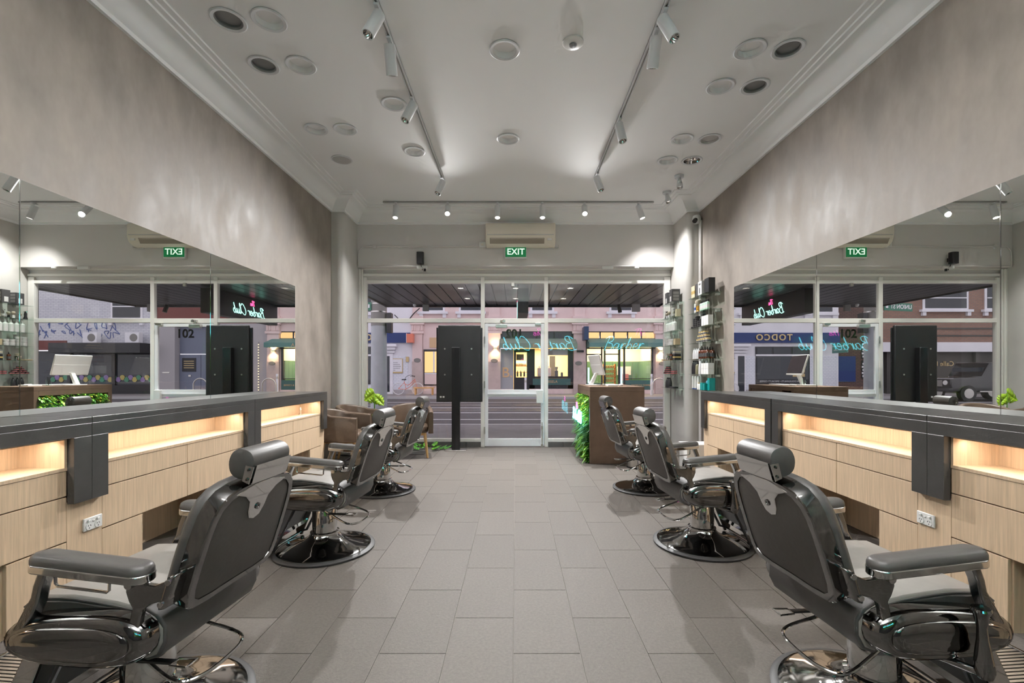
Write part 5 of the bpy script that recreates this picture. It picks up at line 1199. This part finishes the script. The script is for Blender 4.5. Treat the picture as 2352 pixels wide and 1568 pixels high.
t = thing('parking_sign', 'green and white parking sign on thin pole near the garage', 'sign', (-15.9, FY-2.6, -.03)); MB().cyl((0, 0, 0), (0, 0, 2.6), .03, n=10).build('pole', 'steel', t); bx(-.18, .18, -.05, -.03, 1.7, 2.5).build('plate', 'stucco_white', t, smooth=0); bx(-.15, .15, -.055, -.05, 1.75, 2.0).build('green_print', 'sign_green', t, smooth=0); bx(-.08, .08, -.055, -.05, 2.2, 2.42).build('red_print', 'coral', t, smooth=0)
# --- black four wheel drive
sv = thing('parked_car', 'black boxy four wheel drive parked in front of the garage', 'car', (-17.0, 22.6, -.14))
MB().prism([(-2.2,.45),(2.15,.45),(2.2,.6),(2.2,1.05),(2.0,1.1),(.75,1.14),(.35,1.85),(-2.1,1.88),(-2.2,1.1)], 'y', -.88, .88).build('body', 'suv_black', sv, bevel=.05)
for s in (-1, 1):
    for a, b in ((-1.95, -1.0), (-.9, .25)): bx(a, b, s*.885-.01, s*.885+.01, 1.2, 1.72).build('window', 'shop_glass', sv)
    for xw in (-1.35, 1.4): MB().lathe([(.0,-.12),(.22,-.12),(.38,-.11),(.38,.11),(.22,.12),(0,.12)], 24, c=(xw, s*.80, .38), axis='y').build('wheel', 'tyre', sv); MB().lathe([(.23,-.13),(.23,.13),(0,.13)], 18, c=(xw, s*.80, .38), axis='y').build('rim', 'steel', sv)
    MB().lathe([(.11,0),(.11,.03),(0,.04)], 16, c=(2.2, s*.6, .88), axis='x').build('headlight', 'white_plastic', sv)
    bx(-.35, .9, s*.9-.04, s*.9+.05, .45, .5).build('side_step', 'steel', sv)
bx(2.19, 2.23, -.45, .45, .7, 1.0).build('grille', 'pole_grey', sv); bx(2.1, 2.3, -.9, .9, .45, .62).build('bumper', 'suv_black', sv, bevel=.03); bx(.45, .6, -.75, .75, 1.2, 1.6).xf(Matrix.Identity(4)).build('windscreen', 'shop_glass', sv)
# --- right end: grey doors and corner shop
gb = thing('grey_door_building', 'building with maroon band and slate blue double doors, right of cafes', 'building', (0, FY, -.03))
wallbox(gb, 'wall', 'pier_grey', 8.82, 11.6, 0, 4.1, 0, .4); wallbox(gb, 'wall', 'pier_grey', 14.2, 15.3, 0, 4.3, -.05, .4); wallbox(gb, 'upper_wall', 'maroon', 8.82, 15.3, 4.0, 9, .05, 4); wallbox(gb, 'recess_head', 'door_slate', 11.6, 14.2, 2.35, 4.0, .35, .5)
for a in (11.65, 12.93): dr = wallbox(gb, 'door', 'door_slate', a, a+1.24, .05, 2.3, .3, .4); bx(a+.55, a+.69, .25, .3, 1.0, 1.1).build('handle', 'steel', dr)
nt_ = wallbox(gb, 'notice_board', 'shop_black', 13.2, 14.0, 1.3, 2.1, .27, .3)
for r_ in range(4): bx(13.3, 13.9, .265, .27, 1.5+.13*r_, 1.54+.13*r_).build('printed_line', 'letter_gold', nt_, smooth=0)
wallbox(gb, 'letter_slot', 'steel', 14.5, 14.9, 1.2, 1.28, -.07, -.05)
for j, x_ in enumerate((9.3, 11.0)):
    t = thing('string_lights', ('vertical string of small warm bulbs on grey wall, left one', 'vertical string of small warm bulbs on grey wall, right one')[j], 'string lights', (x_, FY-.08, 0)); MB().cyl((0, 0, -.03), (0, 0, 3.0), .01, n=6).build('wire', 'shop_black', t)
    b0 = None
    for k in range(18):
        if b0 is None: b0 = MB().lathe([(.0,-.04),(.035,0),(.0,.04)], 8).build('bulb', 'bright_warm', t, loc=(0, -.03, .2))
        else: copypart(b0, t, (0, -.03, .2+.155*k))
cs = thing('corner_shop', 'white brick corner shop with black awning and blue graffiti', 'building', (0, FY, -.03))
wallbox(cs, 'upper_wall', 'white_brick', 15.3, 27, 2.9, 9, 0, 4); wallbox(cs, 'red_band', 'maroon', 20.5, 27, 2.55, 3.1, -.05, .0); wallbox(cs, 'shop_front', 'shop_glass', 15.3, 27, .3, 2.5, .3, .4); wallbox(cs, 'plinth', 'shop_black', 15.3, 27, 0, .5, .1, .4)
wallbox(cs, 'awning_box', 'shop_black', 15.3, 20.4, 2.35, 2.9, -1.2, .1); upper_window(cs, 17.0, 4.35, 1.6, 1.4)
for i in range(4): wallbox(cs, 'post', 'shop_black', 15.3+2.6*i, 15.5+2.6*i, 0, 2.6, .2, .4)
for i in range(26):
    MB().lathe([(.15,0),(.15,.02),(0,.02)], 16, axis='y').build('scallop', f'p_scallop{i % 3+1}', cs, loc=(15.6+.24*i, .27, .95-.12*(i % 2)))
for x_ in (16.2, 18.6):
    t = thing('condenser_unit', 'white outdoor air conditioner on the black awning roof, ' + ('left one' if x_ < 17 else 'right one'), 'air conditioner', (x_, FY-.5, 2.9)); bx(-.4, .4, -.15, .15, 0, .6).build('casing', 'stucco_white', t, bevel=.02); MB().lathe([(.22,0),(.22,-.01),(0,-.01)], 20, c=(-.1, -.15, .3), axis='y').build('fan', 'pole_grey', t)
gr = random.Random(5); mb = MB()
for k in range(26):
    x = 17.6+.26*k+gr.uniform(-.1, .1); z = 3.45+.5*(k % 2)+gr.uniform(-.1, .1)
    mb.tube(crom([(x+gr.uniform(-.2, .2), -.012, z+gr.uniform(-.3, .3)) for _ in range(5)], 5), .022, 5)
mb.build('graffiti_lines', 'graffiti', cs)
# --- street furniture
bk = thing('bicycle', 'coral red bicycle leaning by the pink pilaster across the street', 'bicycle', (-6.02, 25.9, -.03))
def wheel(nm, x, r, m):
    w_ = MB().tube([(x+r*math.cos(2*PI*i/28), 0, .34+r*math.sin(2*PI*i/28)) for i in range(28)], .022, 6, closed=True).build(nm, m, bk)
    mb = MB()
    for i in range(10): a = 2*PI*i/10; mb.cyl((x, 0, .34), (x+r*math.cos(a), 0, .34+r*math.sin(a)), .003, n=4)
    mb.build('spokes', 'steel', w_)
wheel('wheel', -.52, .32, 'white_wall_tyre'); wheel('wheel', .55, .32, 'white_wall_tyre')
mb = MB()
for p in ([(-.52,0,.34),(-.08,0,.30)], [(-.08,0,.30),(-.20,0,.78)], [(-.52,0,.34),(-.18,0,.70)]): mb.tube(p, .016, 6)
mb.tube(crom([(-.17,0,.62),(.05,0,.55),(.30,0,.78),(.40,0,.86)], 5), .018, 6).tube(crom([(-.1,0,.34),(.08,0,.42),(.32,0,.66),(.42,0,.78)], 5), .016, 6).tube([(.39,0,.90),(.46,0,.62),(.55,0,.34)], .014, 6)
mb.build('frame', 'coral', bk); MB().prism(rrect(.26, .12, .05), 'z', .82, .88).build('saddle', 'shop_black', bk, loc=(-.21, 0, 0), bevel=.01); MB().tube(crom([(.2,.28,1.02),(.34,.2,1.06),(.38,0,1.0),(.34,-.2,1.06),(.2,-.28,1.02)], 4), .014, 6).build('handlebar', 'shop_black', bk)
MB().tube(crom([(-.2,0,.74),(-.1,0,.98),(.1,0,1.1),(.3,0,1.08)], 4), .012, 5).build('lock_cable', 'shop_black', bk)
t = thing('timber_bench', 'low pale timber bench beside the bicycle', 'bench', (-5.1, 25.9, -.03)); bx(-.55, .55, -.2, .2, .36, .42).build('seat', 'bagel', t)
for a in (-.5, .44): bx(a, a+.06, -.18, .18, 0, .36).build('leg', 'bagel', t)
for x_, h_, lb in ((.55, .95, 'white bollard post in front of the left cafe'), (7.45, 1.15, 'white bollard post in front of the right cafe'), (10.9, 1.1, 'white bollard post in front of the grey wall')):
    t = thing('bollard', lb, 'bollard', (x_, 25.4, -.03)); MB().lathe([(.06,0),(.06,h_),(.05,h_+.02),(0,h_+.02)], 14).build('post', 'stucco_white', t); MB().lathe([(.064,h_-.25),(.064,h_-.12)], 14).build('band', 'steel', t)
for x_, lb in ((7.85, 'curved steel bike hoop in front of the right cafe'), (11.6, 'curved steel bike hoop in front of the slate doors')):
    t = tag(MB().tube([(.37*math.cos(a), 0, .55+.37*math.sin(a)) for a in [PI*i/14 for i in range(15)]]+[(-.37, 0, 0)], .035, 8).add([], []).build('bike_hoop', 'steel', loc=(x_, 25.3, -.03)), lb, 'bike rack')
    MB().cyl((.37, 0, 0), (.37, 0, .56), .035, n=8).build('leg', 'steel', t)
